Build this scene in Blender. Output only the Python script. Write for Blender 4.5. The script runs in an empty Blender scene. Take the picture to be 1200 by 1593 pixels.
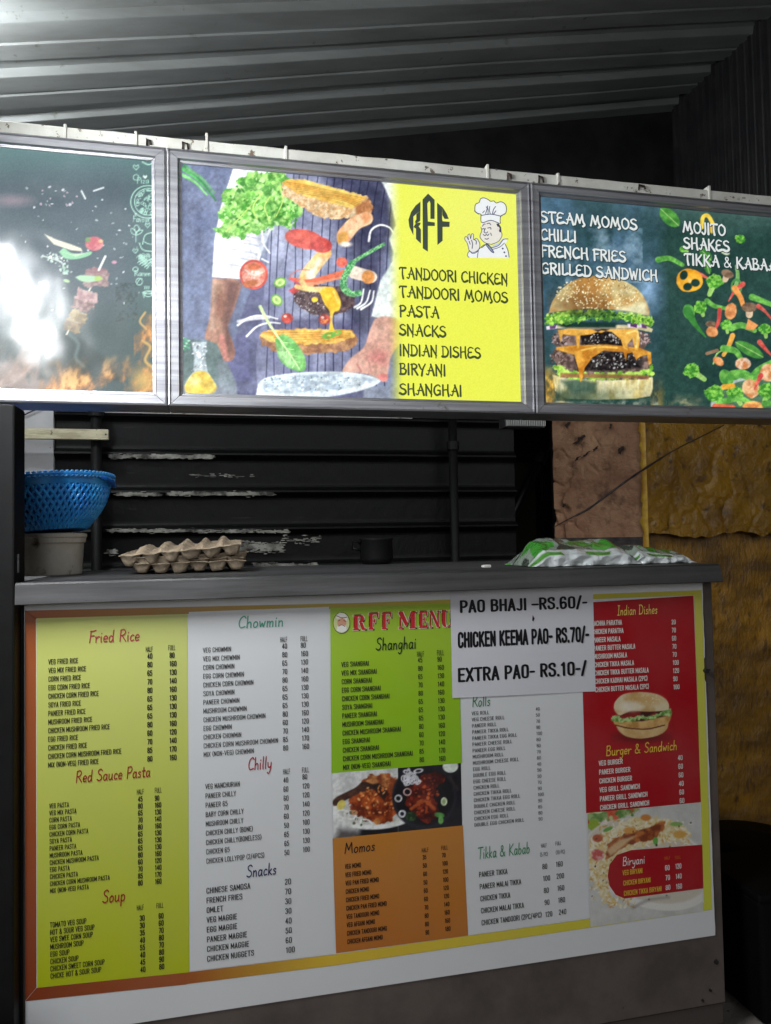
import bpy, bmesh, math, random
import numpy as np
from mathutils import Matrix, Vector, noise as mnoise

S = bpy.context.scene
COL = S.collection

# ------------------------------------------------------------------ camera
F_PX, PW, PH = 1150.0, 1200.0, 1593.0          # focal length and frame in photograph pixels
YAW, PITCH, ROLL = 0.2201, 0.0369, -0.0170
CAM = np.array([0.0, -1.70, 1.28])
def _axes():
    cy, sy = math.cos(YAW), math.sin(YAW)
    fwd = np.array([sy*math.cos(PITCH), cy*math.cos(PITCH), math.sin(PITCH)])
    r = np.array([cy, -sy, 0.0]); u = np.cross(r, fwd)
    c, s = math.cos(ROLL), math.sin(ROLL)
    return np.array([c*r+s*u, -s*r+c*u, fwd])
AX = _axes()
cam_d = bpy.data.cameras.new('camera'); cam = bpy.data.objects.new('camera', cam_d); COL.objects.link(cam)
cam_d.sensor_fit = 'VERTICAL'; cam_d.sensor_height = 36.0; cam_d.lens = 36.0*F_PX/PH
cam_d.clip_start = 0.02; cam_d.clip_end = 500
cam.matrix_world = Matrix(((AX[0][0], AX[1][0], -AX[2][0], CAM[0]), (AX[0][1], AX[1][1], -AX[2][1], CAM[1]),
                           (AX[0][2], AX[1][2], -AX[2][2], CAM[2]), (0, 0, 0, 1)))
S.camera = cam

# ------------------------------------------------------------------ night sky, weak sun (street glow), exposure
w = bpy.data.worlds.new('World'); S.world = w; w.use_nodes = True
nt = w.node_tree; bg = nt.nodes['Background']
sky = nt.nodes.new('ShaderNodeTexSky'); sky.sky_type = 'NISHITA'; sky.sun_disc = False
SUN_EL, SUN_AZ = math.radians(13), math.radians(184)
sky.sun_elevation = SUN_EL; sky.sun_rotation = SUN_AZ
nt.links.new(sky.outputs[0], bg.inputs[0]); bg.inputs[1].default_value = 0.0045
sd = bpy.data.lights.new('sun', 'SUN'); so = bpy.data.objects.new('sun', sd); COL.objects.link(so)
sd.energy = 0.50; sd.angle = math.radians(26); sd.color = (0.93, 0.96, 1.0)
so.location = (-2, -6, 5)
so.rotation_euler = Vector((-math.sin(SUN_AZ)*math.cos(SUN_EL), -math.cos(SUN_AZ)*math.cos(SUN_EL), -math.sin(SUN_EL))).to_track_quat('-Z', 'Y').to_euler()
S.view_settings.view_transform = 'Standard'; S.view_settings.look = 'None'
S.view_settings.exposure = 0.0; S.view_settings.gamma = 1.0; S.view_settings.use_curve_mapping = False

# ------------------------------------------------------------------ survey: photograph pixel -> point in the plane y = Y, and back
def at(px, py, Y=0.0):
    d = AX.T @ np.array([(px-PW/2)/F_PX, (PH/2-py)/F_PX, 1.0])
    return CAM + d*((Y-CAM[1])/d[1])
def atx(px, py, X):
    d = AX.T @ np.array([(px-PW/2)/F_PX, (PH/2-py)/F_PX, 1.0])
    return CAM + d*((X-CAM[0])/d[0])
def atz(px, py, Z):
    d = AX.T @ np.array([(px-PW/2)/F_PX, (PH/2-py)/F_PX, 1.0])
    return CAM + d*((Z-CAM[2])/d[2])
def plan_xy(P):                                    # drawing units of the printed artwork (survey pixels)
    q = (np.asarray(P)-CAM) @ AX.T
    return PW/2+F_PX*q[:, 0]/q[:, 2], PH/2-F_PX*q[:, 1]/q[:, 2]

# ------------------------------------------------------------------ helpers
def lin(c):
    c = np.asarray(c, float)/255.0
    return np.where(c <= 0.04045, c/12.92, ((c+0.055)/1.055)**2.4)
def rgba(c): return (*[float(v) for v in lin(c)], 1.0)

def tag(o, label=None, cat=None, group=None, kind=None):
    if label: o['label'] = label
    if cat: o['category'] = cat
    if group: o['group'] = group
    o['kind'] = kind or 'thing'
    return o
def thing(name, loc, label, cat, group=None, rot=(0, 0, 0)):
    o = bpy.data.objects.new(name, None); COL.objects.link(o); o.location = [float(v) for v in loc]; o.rotation_euler = rot
    o.empty_display_size = 0.05
    return tag(o, label, cat, group)

class MB:
    """collects vertices, faces and (optionally) vertex colours, links them as one mesh object"""
    def __init__(s): s.v, s.f, s.c = [], [], []
    def add(s, vs, fs, col=None):
        b = len(s.v); s.v += [tuple(float(q) for q in p) for p in vs]
        s.f += [tuple(i+b for i in f) for f in fs]
        s.c += [tuple(col) if col is not None else (1, 1, 1)]*len(vs)
    def box(s, a, b, col=None):
        x0, y0, z0 = a; x1, y1, z1 = b
        s.add([(x0, y0, z0), (x1, y0, z0), (x1, y1, z0), (x0, y1, z0), (x0, y0, z1), (x1, y0, z1), (x1, y1, z1), (x0, y1, z1)],
              [(0, 3, 2, 1), (4, 5, 6, 7), (0, 1, 5, 4), (1, 2, 6, 5), (2, 3, 7, 6), (3, 0, 4, 7)], col)
    def tube(s, pts, r, n=10, col=None, cap=True):
        pts = [np.asarray(p, float) for p in pts]; rs = r if hasattr(r, '__len__') else [r]*len(pts)
        vs, fs = [], []
        for i, p in enumerate(pts):
            d = pts[min(i+1, len(pts)-1)]-pts[max(i-1, 0)]; d = d/(np.linalg.norm(d)+1e-12)
            ref = np.array([0, 0, 1.]) if abs(d[2]) < 0.9 else np.array([0, 1., 0])
            a = np.cross(d, ref); a /= np.linalg.norm(a); b = np.cross(d, a)
            for k in range(n):
                t = 2*math.pi*k/n; vs.append(p+rs[i]*(math.cos(t)*a+math.sin(t)*b))
        for i in range(len(pts)-1):
            for k in range(n):
                k2 = (k+1) % n; fs.append((i*n+k, i*n+k2, (i+1)*n+k2, (i+1)*n+k))
        if cap: fs += [tuple(range(n-1, -1, -1)), tuple((len(pts)-1)*n+k for k in range(n))]
        s.add(vs, fs, col)
    def lathe(s, prof, n=48, c=(0, 0, 0), col=None):
        vs, fs = [], []
        for r, z in prof:
            for k in range(n):
                t = 2*math.pi*k/n; vs.append((c[0]+r*math.cos(t), c[1]+r*math.sin(t), c[2]+z))
        for i in range(len(prof)-1):
            for k in range(n):
                k2 = (k+1) % n; fs.append((i*n+k, i*n+k2, (i+1)*n+k2, (i+1)*n+k))
        s.add(vs, fs, col)
    def build(s, name, m, parent=None, smooth=False, world=True):
        me = bpy.data.meshes.new(name); me.from_pydata(s.v, [], s.f); me.update()
        if any(c != (1, 1, 1) for c in s.c):
            a = me.color_attributes.new('Col', 'FLOAT_COLOR', 'POINT')
            a.data.foreach_set('color', np.c_[np.array(s.c, float), np.ones(len(s.c))].ravel().astype(np.float32))
        if smooth: me.polygons.foreach_set('use_smooth', [True]*len(me.polygons))
        me.materials.append(m)
        o = bpy.data.objects.new(name, me); COL.objects.link(o)
        if parent is not None:
            o.parent = parent
            if world: o.matrix_parent_inverse = world_of(parent).inverted()
        return o
def world_of(o):
    m = Matrix.LocRotScale(o.location, o.rotation_euler, o.scale)
    if o.parent is not None: m = world_of(o.parent) @ o.matrix_parent_inverse @ m
    return m
def bevel(o, wd, seg=2):
    md = o.modifiers.new('bevel', 'BEVEL'); md.width = wd; md.segments = seg; md.limit_method = 'ANGLE'; md.angle_limit = math.radians(40)
    return o

# ------------------------------------------------------------------ materials
def material(name, c1, rough=0.6, metal=0.0, c2=None, scale=8.0, contrast=(0.4, 0.6), stretch=(1, 1, 1), bump=0.0, bscale=40.0,
             bstretch=(1, 1, 1), c3=None, scale3=30.0, cut3=(0.6, 0.66), stretch3=(1, 1, 1), rough2=None, spec=0.5, coat=0.0, detail=6.0):
    m = bpy.data.materials.new(name); m.use_nodes = True; n = m.node_tree; L = n.links.new
    p = n.nodes['Principled BSDF']; p.inputs['Roughness'].default_value = rough; p.inputs['Metallic'].default_value = metal
    p.inputs['Specular IOR Level'].default_value = spec; p.inputs['Coat Weight'].default_value = coat
    p.inputs['Base Color'].default_value = rgba(c1)
    tc = n.nodes.new('ShaderNodeTexCoord')
    def nz(sc, st, det=detail):
        mp = n.nodes.new('ShaderNodeMapping'); mp.inputs['Scale'].default_value = st; L(tc.outputs['Object'], mp.inputs[0])
        t = n.nodes.new('ShaderNodeTexNoise'); t.inputs['Scale'].default_value = sc; t.inputs['Detail'].default_value = det
        t.inputs['Roughness'].default_value = 0.62; L(mp.outputs[0], t.inputs[0]); return t
    def ramp(src, a, b):
        r = n.nodes.new('ShaderNodeMapRange'); r.inputs[1].default_value = a; r.inputs[2].default_value = b; L(src, r.inputs[0]); return r
    col = None
    def mix(fac, a, b):
        x = n.nodes.new('ShaderNodeMix'); x.data_type = 'RGBA'; L(fac, x.inputs[0])
        if hasattr(a, 'links'): L(a, x.inputs[6])
        else: x.inputs[6].default_value = rgba(a)
        x.inputs[7].default_value = rgba(b); return x.outputs[2]
    if c2 is not None:
        r = ramp(nz(scale, stretch).outputs[0], *contrast); col = mix(r.outputs[0], c1, c2)
        if rough2 is not None:
            q = n.nodes.new('ShaderNodeMapRange'); q.inputs[3].default_value = rough; q.inputs[4].default_value = rough2
            L(r.outputs[0], q.inputs[0]); L(q.outputs[0], p.inputs['Roughness'])
    if c3 is not None:
        r = ramp(nz(scale3, stretch3, 8).outputs[0], *cut3); col = mix(r.outputs[0], col if col is not None else c1, c3)
    if col is not None: L(col, p.inputs['Base Color'])
    if bump:
        b = n.nodes.new('ShaderNodeBump'); b.inputs['Strength'].default_value = 1.0; b.inputs['Distance'].default_value = bump
        L(nz(bscale, bstretch, 8).outputs[0], b.inputs['Height']); L(b.outputs[0], p.inputs['Normal'])
    return m
def print_material(name, rough=0.45, emit=0.0, base=1.0, bump=0.0, coat=0.0, spec=0.5, fade=0.0):
    """printed film: colours come from the print itself (vertex colours); emit > 0 for the backlit signs"""
    m = bpy.data.materials.new(name); m.use_nodes = True; n = m.node_tree; L = n.links.new
    p = n.nodes['Principled BSDF']; p.inputs['Roughness'].default_value = rough; p.inputs['Specular IOR Level'].default_value = spec
    p.inputs['Coat Weight'].default_value = coat
    a = n.nodes.new('ShaderNodeAttribute'); a.attribute_name = 'Col'; src = a.outputs[0]
    tc = n.nodes.new('ShaderNodeTexCoord')
    if fade:                                         # rubbed and dusty patches of the film
        t = n.nodes.new('ShaderNodeTexNoise'); t.inputs['Scale'].default_value = 5; t.inputs['Detail'].default_value = 9; L(tc.outputs['Object'], t.inputs[0])
        r = n.nodes.new('ShaderNodeMapRange'); r.inputs[1].default_value = .42; r.inputs[2].default_value = .8; r.inputs[3].default_value = 0; r.inputs[4].default_value = fade; L(t.outputs[0], r.inputs[0])
        x = n.nodes.new('ShaderNodeMix'); x.data_type = 'RGBA'; L(r.outputs[0], x.inputs[0]); L(src, x.inputs[6]); x.inputs[7].default_value = (.42, .41, .38, 1); src = x.outputs[2]
    h = n.nodes.new('ShaderNodeMix'); h.data_type = 'RGBA'; h.blend_type = 'MULTIPLY'; h.inputs[0].default_value = 1
    L(src, h.inputs[6]); h.inputs[7].default_value = (base, base, base, 1); L(h.outputs[2], p.inputs['Base Color'])
    if emit:
        L(src, p.inputs['Emission Color']); p.inputs['Emission Strength'].default_value = emit
    if bump:
        b = n.nodes.new('ShaderNodeBump'); b.inputs['Strength'].default_value = 1; b.inputs['Distance'].default_value = bump
        t = n.nodes.new('ShaderNodeTexNoise'); t.inputs['Scale'].default_value = 5; t.inputs['Detail'].default_value = 2
        L(tc.outputs['Object'], t.inputs[0]); L(t.outputs[0], b.inputs['Height']); L(b.outputs[0], p.inputs['Normal'])
    return m
# ------------------------------------------------------------------ lettering
SCRIPT = {  # handwritten title alphabet: strokes on a 100-unit cap height, last item = advance
 'F': ['!20 0 30 100', '22 96 50 98 78 104', '24 55 62 58', 70], 'r': ['5 50 7 25 8 0', '8 28 25 48 42 46', 42], 'i': ['10 50 11 20 13 0', '!14 72 15 76', 25],
 'e': ['8 26 42 30 36 50 18 50 6 28 14 3 40 7', 48], 'd': ['44 42 26 52 8 34 12 4 30 2 44 24', '50 100 46 40 50 0', 58],
 'R': ['!15 0 20 100', '18 96 50 102 66 80 50 56 22 50', '!34 50 74 0', 78], 'c': ['42 44 26 52 8 30 14 3 42 8', 46],
 'S': ['64 88 46 102 20 88 26 62 52 46 58 18 34 0 8 12', 68], 'a': ['44 44 24 52 8 30 14 2 32 4 44 28', '46 50 44 12 52 0', 56],
 'u': ['8 50 8 12 22 0 40 14 44 50', '44 50 44 10 50 0', 56], 'P': ['!14 0 18 100', '16 96 52 102 64 78 48 52 20 46', 66],
 's': ['36 44 22 50 10 40 20 28 34 18 26 2 6 4', 42], 't': ['22 86 18 10 28 0 38 4', '!4 54 40 56', 40],
 'o': ['24 50 8 34 10 6 26 0 42 16 40 42 24 50', 50], 'p': ['!8 48 8 -40', '8 36 26 50 44 36 38 6 20 0 8 12', 52],
 'C': ['66 84 48 102 18 80 8 36 24 2 62 10', 66], 'h': ['!10 100 8 0', '8 30 26 48 40 40 42 0', 52], 'w': ['6 50 14 2 28 36 40 2 54 50', 60],
 'm': ['!8 50 8 0', '8 30 22 48 32 40 32 0', '32 30 46 48 58 40 58 0', 68], 'n': ['!8 50 8 0', '8 30 24 48 38 40 40 0', 50],
 'l': ['14 102 10 30 14 0', 24], 'y': ['8 50 12 16 28 8 42 20', '46 50 40 -10 20 -42 4 -32', 52], 'k': ['!10 100 8 0', '!40 48 12 24 44 0', 48],
 'g': ['42 44 24 52 8 32 14 6 30 6 42 28', '44 50 42 -10 26 -40 6 -30', 52], 'b': ['!10 100 8 6', '8 30 26 50 44 32 36 4 20 0 8 8', 52],
 'M': ['!8 0 18 98 44 30 72 98 84 0', 94], 'T': ['!6 96 78 100', '!42 98 38 0', 72], 'K': ['!14 100 12 0', '!64 98 14 46 70 0', 72],
 '&': ['72 34 50 4 16 6 12 32 46 66 42 92 24 90 24 66 76 0', 84], 'I': ['!16 0 20 100', '!4 100 34 100', '!0 0 30 0', 40],
 'D': ['!14 0 16 100', '6 98 48 96 74 56 56 8 8 2', 82], 'B': ['!14 0 16 100', '12 98 50 100 58 76 40 56 18 54', '40 54 66 36 54 4 10 2', 72], ' ': [34]}
DECO = {  # flared capitals of the backlit signs; each stroke may end in :w0,w1 (stroke widths)
 'T': ['2 82 8 95 36 96 62 96:10,15', '32 96 30 44 37 -3:9,15', 64], 'A': ['48 102 32 52 20 4 3 9:7,11', '42 100 60 46 72 -2:12,15', '!18 40 60 42:10,10', 76],
 'N': ['!11 -3 10 98:14,11', '!8 97 58 8:13,13', '59 104 57 40 55 -14:11,9', 68], 'D': ['!14 0 13 98:10,10', '3 97 40 93 64 56 55 14 30 1 7 3:8,19', 70],
 'O': ['36 97 12 80 7 38 22 5 44 3 63 30 61 72 34 97:10,13', 70], 'R': ['!13 -3 13 97:12,12', '3 91 34 98 56 80 44 57 14 50:10,15', '28 52 46 26 62 -2:13,15', 66],
 'I': ['!12 -1 12 98:15,12', 25], 'C': ['61 80 45 97 15 78 8 34 28 2 63 14:9,17', 66], 'H': ['!12 -1 12 98:13,12', '57 102 56 40 63 -5:11,14', '12 46 34 54 57 52:10,10', 70],
 'K': ['!12 -1 12 98:13,12', '60 98 36 66 14 46:10,12', '22 54 42 28 66 -4:13,16', 68], 'E': ['57 90 28 98 9 76 14 53 40 53:9,12', '14 53 6 24 22 1 59 12:11,18', 63],
 'M': ['5 2 14 44 22 97:12,10', '!22 97 46 20:12,14', '!46 20 68 98:9,9', '68 98 72 42 86 4 73 -10:11,15', 92], 'P': ['!13 -6 13 96:13,12', '3 89 36 98 58 77 44 52 14 46:9,17', 63],
 'S': ['55 86 34 97 10 82 20 58 48 45 57 20 33 1 5 12:9,18', 62], 'G': ['61 82 45 97 15 78 8 34 28 2 60 14:9,16', '!60 6 60 46 40 47:12,9', 68],
 'B': ['!13 0 13 97:12,12', '3 94 38 98 50 78 36 56 12 52:9,11', '36 55 61 36 48 4 9 1:11,17', 65], 'Y': ['3 97 20 58 36 46:13,11', '61 100 38 50 28 -8:10,15', 62],
 'F': ['!14 -5 13 96:14,12', '2 88 16 97 56 95:10,14', '!14 52 44 55:10,13', 56], 'W': ['!4 98 22 2:13,14', '!22 2 38 72:10,10', '!38 72 54 2:13,14', '!54 2 72 100:10,9', 78],
 'J': ['31 98 32 24 18 -5 1 12:13,12', 42], 'L': ['!12 98 11 4:12,13', '6 4 28 1 54 14:9,17', 56], '&': ['66 40 46 6 16 4 12 30 44 66 40 90 24 88 24 66 70 2:7,9', 76],
 'Q': ['36 97 12 80 7 38 22 5 44 3 63 30 61 72 34 97:10,13', 70], ' ': [30]}
def spline(pts, n=5):
    P = np.array(pts, float)
    if len(P) < 3: return [P[0]+(P[-1]-P[0])*t for t in np.linspace(0, 1, 4)]
    Q = np.vstack([2*P[0]-P[1], P, 2*P[-1]-P[-2]]); out = []
    for i in range(1, len(Q)-2):
        for t in np.linspace(0, 1, n, endpoint=False):
            a, b, c, d = Q[i-1:i+3]
            out.append(.5*((2*b)+(-a+c)*t+(2*a-5*b+4*c-d)*t*t+(-a+3*b-3*c+d)*t**3))
    out.append(P[-1]); return out
def stroke_mesh(pts, w0, w1):
    """flat ribbon with round ends along a polyline: (verts2d, faces)"""
    P = [np.asarray(p, float) for p in pts]; m = len(P); vs, fs = [], []
    for i, p in enumerate(P):
        d = P[min(i+1, m-1)]-P[max(i-1, 0)]; d = d/(np.linalg.norm(d)+1e-9); nrm = np.array([-d[1], d[0]])
        t = i/(m-1); wd = w0+(w1-w0)*t; vs += [p+nrm*wd/2, p-nrm*wd/2]
    for i in range(m-1): fs.append((2*i, 2*i+1, 2*i+3, 2*i+2))
    for i, sgn, wd in ((0, -1, w0), (m-1, 1, w1)):
        d = P[min(i+1, m-1)]-P[max(i-1, 0)]; d = d/(np.linalg.norm(d)+1e-9)*sgn; nrm = np.array([-d[1], d[0]])
        b = len(vs); vs += [P[i]+wd/2*(math.cos(a)*nrm+math.sin(a)*d) for a in np.linspace(0, math.pi, 6)]
        fs.append(tuple(range(b, b+6)) if sgn < 0 else tuple(range(b, b+6)))
    return vs, fs
def stroke_text(text, font, wd):
    """list of (verts2d, faces) on a 100-unit cap height, and the total advance"""
    out, x = [], 0
    for ch in text:
        g = font[ch]
        for s in g[:-1]:
            body, _, ws = s.partition(':'); sharp = body[0] == '!'
            q = [float(v) for v in body.lstrip('!').split()]; pts = [(q[i]+x, q[i+1]) for i in range(0, len(q), 2)]
            w0, w1 = [float(v)*1.3 for v in ws.split(',')] if ws else (wd, wd)
            if sharp:
                if len(pts) > 2:
                    for a, b in zip(pts[:-1], pts[1:]): out.append(stroke_mesh([a, b], wd, wd))
                else: out.append(stroke_mesh([pts[0], tuple((np.array(pts[0])+pts[1])/2), pts[1]], w0, w1))
            else: out.append(stroke_mesh(spline(pts), w0, w1))
        x += g[-1]+6
    return out, x-6
GOTH = {  # condensed sign-writer's capitals and figures of the price lists
 'A': ['!5 4 21 95 37 4', '!11 32 31 32', 42], 'B': ['!7 6 7 94', '7 93 24 93 34 84 33 62 22 54 8 53', '8 53 24 52 36 42 35 16 24 7 7 7', 43],
 'C': ['36 70 35 86 22 94 9 86 7 50 9 14 22 6 35 14 36 30', 43], 'D': ['!7 6 7 94', '7 93 24 92 35 80 36 50 35 20 24 8 7 7', 43], 'E': ['!7 6 7 94', '!7 93 34 93', '!7 52 30 52', '!7 7 34 7', 38],
 'F': ['!7 6 7 94', '!7 93 34 93', '!7 52 30 52', 37], 'G': ['36 72 34 88 22 94 9 86 7 50 9 14 22 6 34 14 36 46', '!22 47 36 47', 43], 'H': ['!7 6 7 94', '!36 6 36 94', '!7 52 36 52', 43],
 'I': ['!8 6 8 94', 16], 'J': ['28 94 28 60 28 30 26 10 16 6 6 14', 36], 'K': ['!7 6 7 94', '!36 94 8 42', '!16 56 37 6', 42], 'L': ['!7 6 7 94', '!7 7 33 7', 36],
 'M': ['!6 6 6 94', '!6 92 25 30', '!25 30 44 92', '!44 94 44 6', 50], 'N': ['!7 6 7 94', '!7 92 36 8', '!36 6 36 94', 43], 'O': ['22 94 9 86 7 50 9 14 22 6 35 14 37 50 35 86 22 94', 44],
 'P': ['!7 6 7 94', '7 93 26 92 36 80 35 58 25 46 8 45', 42], 'R': ['!7 6 7 94', '7 93 26 92 36 80 35 60 25 50 8 49', '!22 48 37 6', 43], 'S': ['36 74 34 90 21 94 8 86 8 66 22 54 35 42 36 16 22 6 9 10 6 26', 43],
 'T': ['!2 93 40 93', '!21 93 21 6', 42], 'U': ['7 94 7 60 7 30 10 10 22 6 33 10 36 30 36 60 36 94', 43], 'V': ['!4 94 21 6 38 94', 42], 'W': ['!3 94 14 6 26 80 38 6 49 94', 52],
 'X': ['!5 94 37 6', '!37 94 5 6', 42], 'Y': ['!4 94 21 46', '!38 94 21 46', '!21 46 21 6', 42], '0': ['22 94 9 86 7 50 9 14 22 6 35 14 37 50 35 86 22 94', 44], '1': ['!20 6 20 94', '!20 92 9 80', 34],
 '2': ['7 72 10 90 22 94 34 86 34 64 22 40 7 8', '!7 7 36 7', 43], '3': ['7 78 12 92 24 94 34 82 33 62 20 53', '20 53 34 44 36 20 24 6 12 8 6 22', 43], '4': ['!28 6 28 94', '!28 92 6 30', '!5 30 38 30', 43],
 '5': ['!34 93 10 93', '!10 93 9 54', '9 54 22 62 35 50 35 20 22 6 9 10 6 24', 43], '6': ['34 78 30 92 18 94 8 80 7 30 12 8 24 6 35 18 35 42 24 54 8 44', 43], '7': ['!6 93 36 93', '!36 93 17 6', 42],
 '8': ['22 94 9 86 9 62 22 53 34 62 35 86 22 94', '22 53 7 40 8 14 22 6 36 14 37 40 22 53', 44], '9': ['9 22 13 8 25 6 35 20 36 70 31 92 19 94 8 82 8 58 19 46 35 56', 43],
 '&': ['44 34 32 6 14 6 7 30 32 70 26 94 14 88 14 68 44 4', 48], '(': ['18 102 8 70 8 30 18 -2', 22], ')': ['4 102 14 70 14 30 4 -2', 22], '-': ['!5 44 23 44', 28], '\u2013': ['!3 44 33 44', 36], '/': ['!4 -4 26 100', 30], '.': ['!8 4 8 10', 16], ' ': [20]}
def put_font(mb, text, px, py, Y, cap_px, right=None, xs=None, col=(20, 20, 20), bold=0.0):
    """write text on the plane y=Y: baseline starts at survey point (px,py); width fixed by right (survey point) or by xs (metres per unit)"""
    st, adv = stroke_text(text, GOTH, 9.5+bold*200); A = at(px, py, Y); k = np.linalg.norm(at(px, py-cap_px, Y)-A)/100
    if right is not None: xs = (at(right, py, Y)[0]-A[0])/adv
    for i, (vs, fs) in enumerate(st): mb.add([(A[0]+p[0]*xs, Y-0.00002*(i % 5), A[2]+p[1]*k) for p in vs], fs, lin(col))
    return xs
def put_strokes(mb, text, font, px, py, right, Y, cap_px, wd=9, col=(20, 20, 20), slant=0.0, dx=0.0, dz=0.0):
    st, adv = stroke_text(text, font, wd); A = at(px, py, Y); k = np.linalg.norm(at(px, py-cap_px, Y)-A)/100
    xs = (at(right, py, Y)[0]-A[0])/adv
    for i, (vs, fs) in enumerate(st):
        mb.add([(A[0]+dx+(p[0]+slant*p[1])*xs, Y-0.00003*(i % 7), A[2]+dz+p[1]*k) for p in vs], fs, lin(col))
def put_poly(mb, pts, Y, col):
    mb.add([at(x, y, Y) for x, y in pts], [tuple(range(len(pts)))], lin(col))
def put_line(mb, pts, wd, Y, col, smooth=True, w1=None):
    """a drawn line given in survey pixels"""
    vs, fs = stroke_mesh(spline(pts) if smooth and len(pts) > 2 else pts, wd, wd if w1 is None else w1)
    mb.add([at(p[0], p[1], Y) for p in vs], fs, lin(col))
# ------------------------------------------------------------------ printed artwork: colours of a fine flat grid, drawn in survey pixels
class Art:
    def __init__(s, P, bgc):
        s.P = P; s.X, s.Y = plan_xy(P); s.C = np.empty((len(P), 3)); s.C[:] = bgc
        s.N = {}
    @staticmethod
    def _h(ix, iy, seed):
        h = (ix.astype(np.int64)*374761393+iy.astype(np.int64)*668265263+seed*1442695041) & 0x7fffffff
        h = ((h ^ (h >> 13))*1274126177) & 0x7fffffff
        return ((h ^ (h >> 16)) & 0xffff)/65535.0
    def nz(s, ix, sc, seed=0, octv=3, ax=1.0, ay=1.0, rot=0.0):
        X, Y = s.X[ix], s.Y[ix]; c, q = math.cos(rot), math.sin(rot); X, Y = (c*X+q*Y)*ax, (-q*X+c*Y)*ay
        out = np.zeros(len(X)); amp = 1.0; tot = 0.0
        for o in range(octv):
            x, y = X/sc, Y/sc; i, j = np.floor(x), np.floor(y); fx, fy = x-i, y-j; fx = fx*fx*(3-2*fx); fy = fy*fy*(3-2*fy)
            h = lambda a, b: s._h(i+a, j+b, seed+o*17)
            out += amp*((h(0, 0)*(1-fx)+h(1, 0)*fx)*(1-fy)+(h(0, 1)*(1-fx)+h(1, 1)*fx)*fy); tot += amp; amp *= .55; sc /= 2.1
        return out/tot
    def sel(s, x0, x1, y0, y1): return np.nonzero((s.X > x0) & (s.X < x1) & (s.Y > y0) & (s.Y < y1))[0]
    def blend(s, ix, a, col):
        a = np.clip(a, 0, 1)[:, None]; s.C[ix] = s.C[ix]*(1-a)+np.asarray(col, float)*a
    def _col(s, ix, col, col2, tex):
        if col2 is None: return np.asarray(col, float)
        sc, seed, lo, hi = tex[:4]; kw = tex[4] if len(tex) > 4 else {}
        t = np.clip((s.nz(ix, sc, seed, **kw)-lo)/(hi-lo), 0, 1)[:, None]
        return np.asarray(col, float)*(1-t)+np.asarray(col2, float)*t
    def ell(s, cx, cy, rx, ry, col, rot=0.0, soft=1.2, col2=None, tex=(6, 1, .35, .65), rough=0.0, rsc=6, ring=None, op=1.0):
        m = max(rx, ry)*(1+rough)+soft+2; ix = s.sel(cx-m, cx+m, cy-m, cy+m)
        if not len(ix): return
        c, q = math.cos(rot), math.sin(rot); x, y = s.X[ix]-cx, s.Y[ix]-cy; u, v = (c*x+q*y)/rx, (-q*x+c*y)/ry
        d = np.sqrt(u*u+v*v)-1
        if rough: d = d+(s.nz(ix, rsc, 5)-.5)*2*rough
        d = d*min(rx, ry)
        if ring is not None: d = np.abs(d+ring/2)-ring/2
        s.blend(ix, (.5-d/soft)*op if op == 1 else np.clip(.5-d/soft, 0, 1)*op, s._col(ix, col, col2, tex))
    def poly(s, pts, col, soft=1.2, col2=None, tex=(6, 1, .35, .65), rough=0.0, rsc=6, smooth=False, op=1.0):
        P = np.array(pts, float)
        if smooth: P = np.array(spline(np.vstack([P, P[:1]]), 5))[:-1]
        m = soft+rough+2; ix = s.sel(P[:, 0].min()-m, P[:, 0].max()+m, P[:, 1].min()-m, P[:, 1].max()+m)
        if not len(ix): return
        x, y = s.X[ix], s.Y[ix]
        if rough:
            x = x+(s.nz(ix, rsc, 31)-.5)*2*rough; y = y+(s.nz(ix, rsc, 57)-.5)*2*rough
        ins = np.zeros(len(ix), bool); d2 = np.full(len(ix), 1e9)
        for i in range(len(P)):
            a, b = P[i], P[(i+1) % len(P)]; ex, ey = b-a; wx, wy = x-a[0], y-a[1]
            t = np.clip((wx*ex+wy*ey)/(ex*ex+ey*ey+1e-9), 0, 1); d2 = np.minimum(d2, (wx-ex*t)**2+(wy-ey*t)**2)
            if a[1] != b[1]: ins ^= ((a[1] > y) != (b[1] > y)) & (x < ex*(y-a[1])/ey+a[0])
        d = np.sqrt(d2)*np.where(ins, -1, 1)
        s.blend(ix, np.clip(.5-d/soft, 0, 1)*op, s._col(ix, col, col2, tex))
    def line(s, pts, w0, col, w1=None, soft=1.2, col2=None, tex=(6, 1, .35, .65), op=1.0, smooth=True):
        P = np.array(spline(pts, 6) if smooth and len(pts) > 2 else pts, float); w1 = w0 if w1 is None else w1; m = max(w0, w1)+soft+2
        ix = s.sel(P[:, 0].min()-m, P[:, 0].max()+m, P[:, 1].min()-m, P[:, 1].max()+m)
        if not len(ix): return
        x, y = s.X[ix], s.Y[ix]; best = np.full(len(ix), 1e9)
        for i in range(len(P)-1):
            a, b = P[i], P[i+1]; ex, ey = b-a; t = np.clip(((x-a[0])*ex+(y-a[1])*ey)/(ex*ex+ey*ey+1e-9), 0, 1)
            hw = (w0+(w1-w0)*(i+t)/(len(P)-1))/2; best = np.minimum(best, np.hypot(x-a[0]-ex*t, y-a[1]-ey*t)-hw)
        s.blend(ix, np.clip(.5-best/soft, 0, 1)*op, s._col(ix, col, col2, tex))
    def specks(s, n, box, r, cols, seed=1, stretch=1.0):
        R = random.Random(seed)
        for k in range(n):
            rr = R.uniform(*r); s.ell(R.uniform(box[0], box[1]), R.uniform(box[2], box[3]), rr, rr*R.uniform(.4, 1)*stretch, R.choice(cols), rot=R.uniform(0, 3.1), soft=1)
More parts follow.
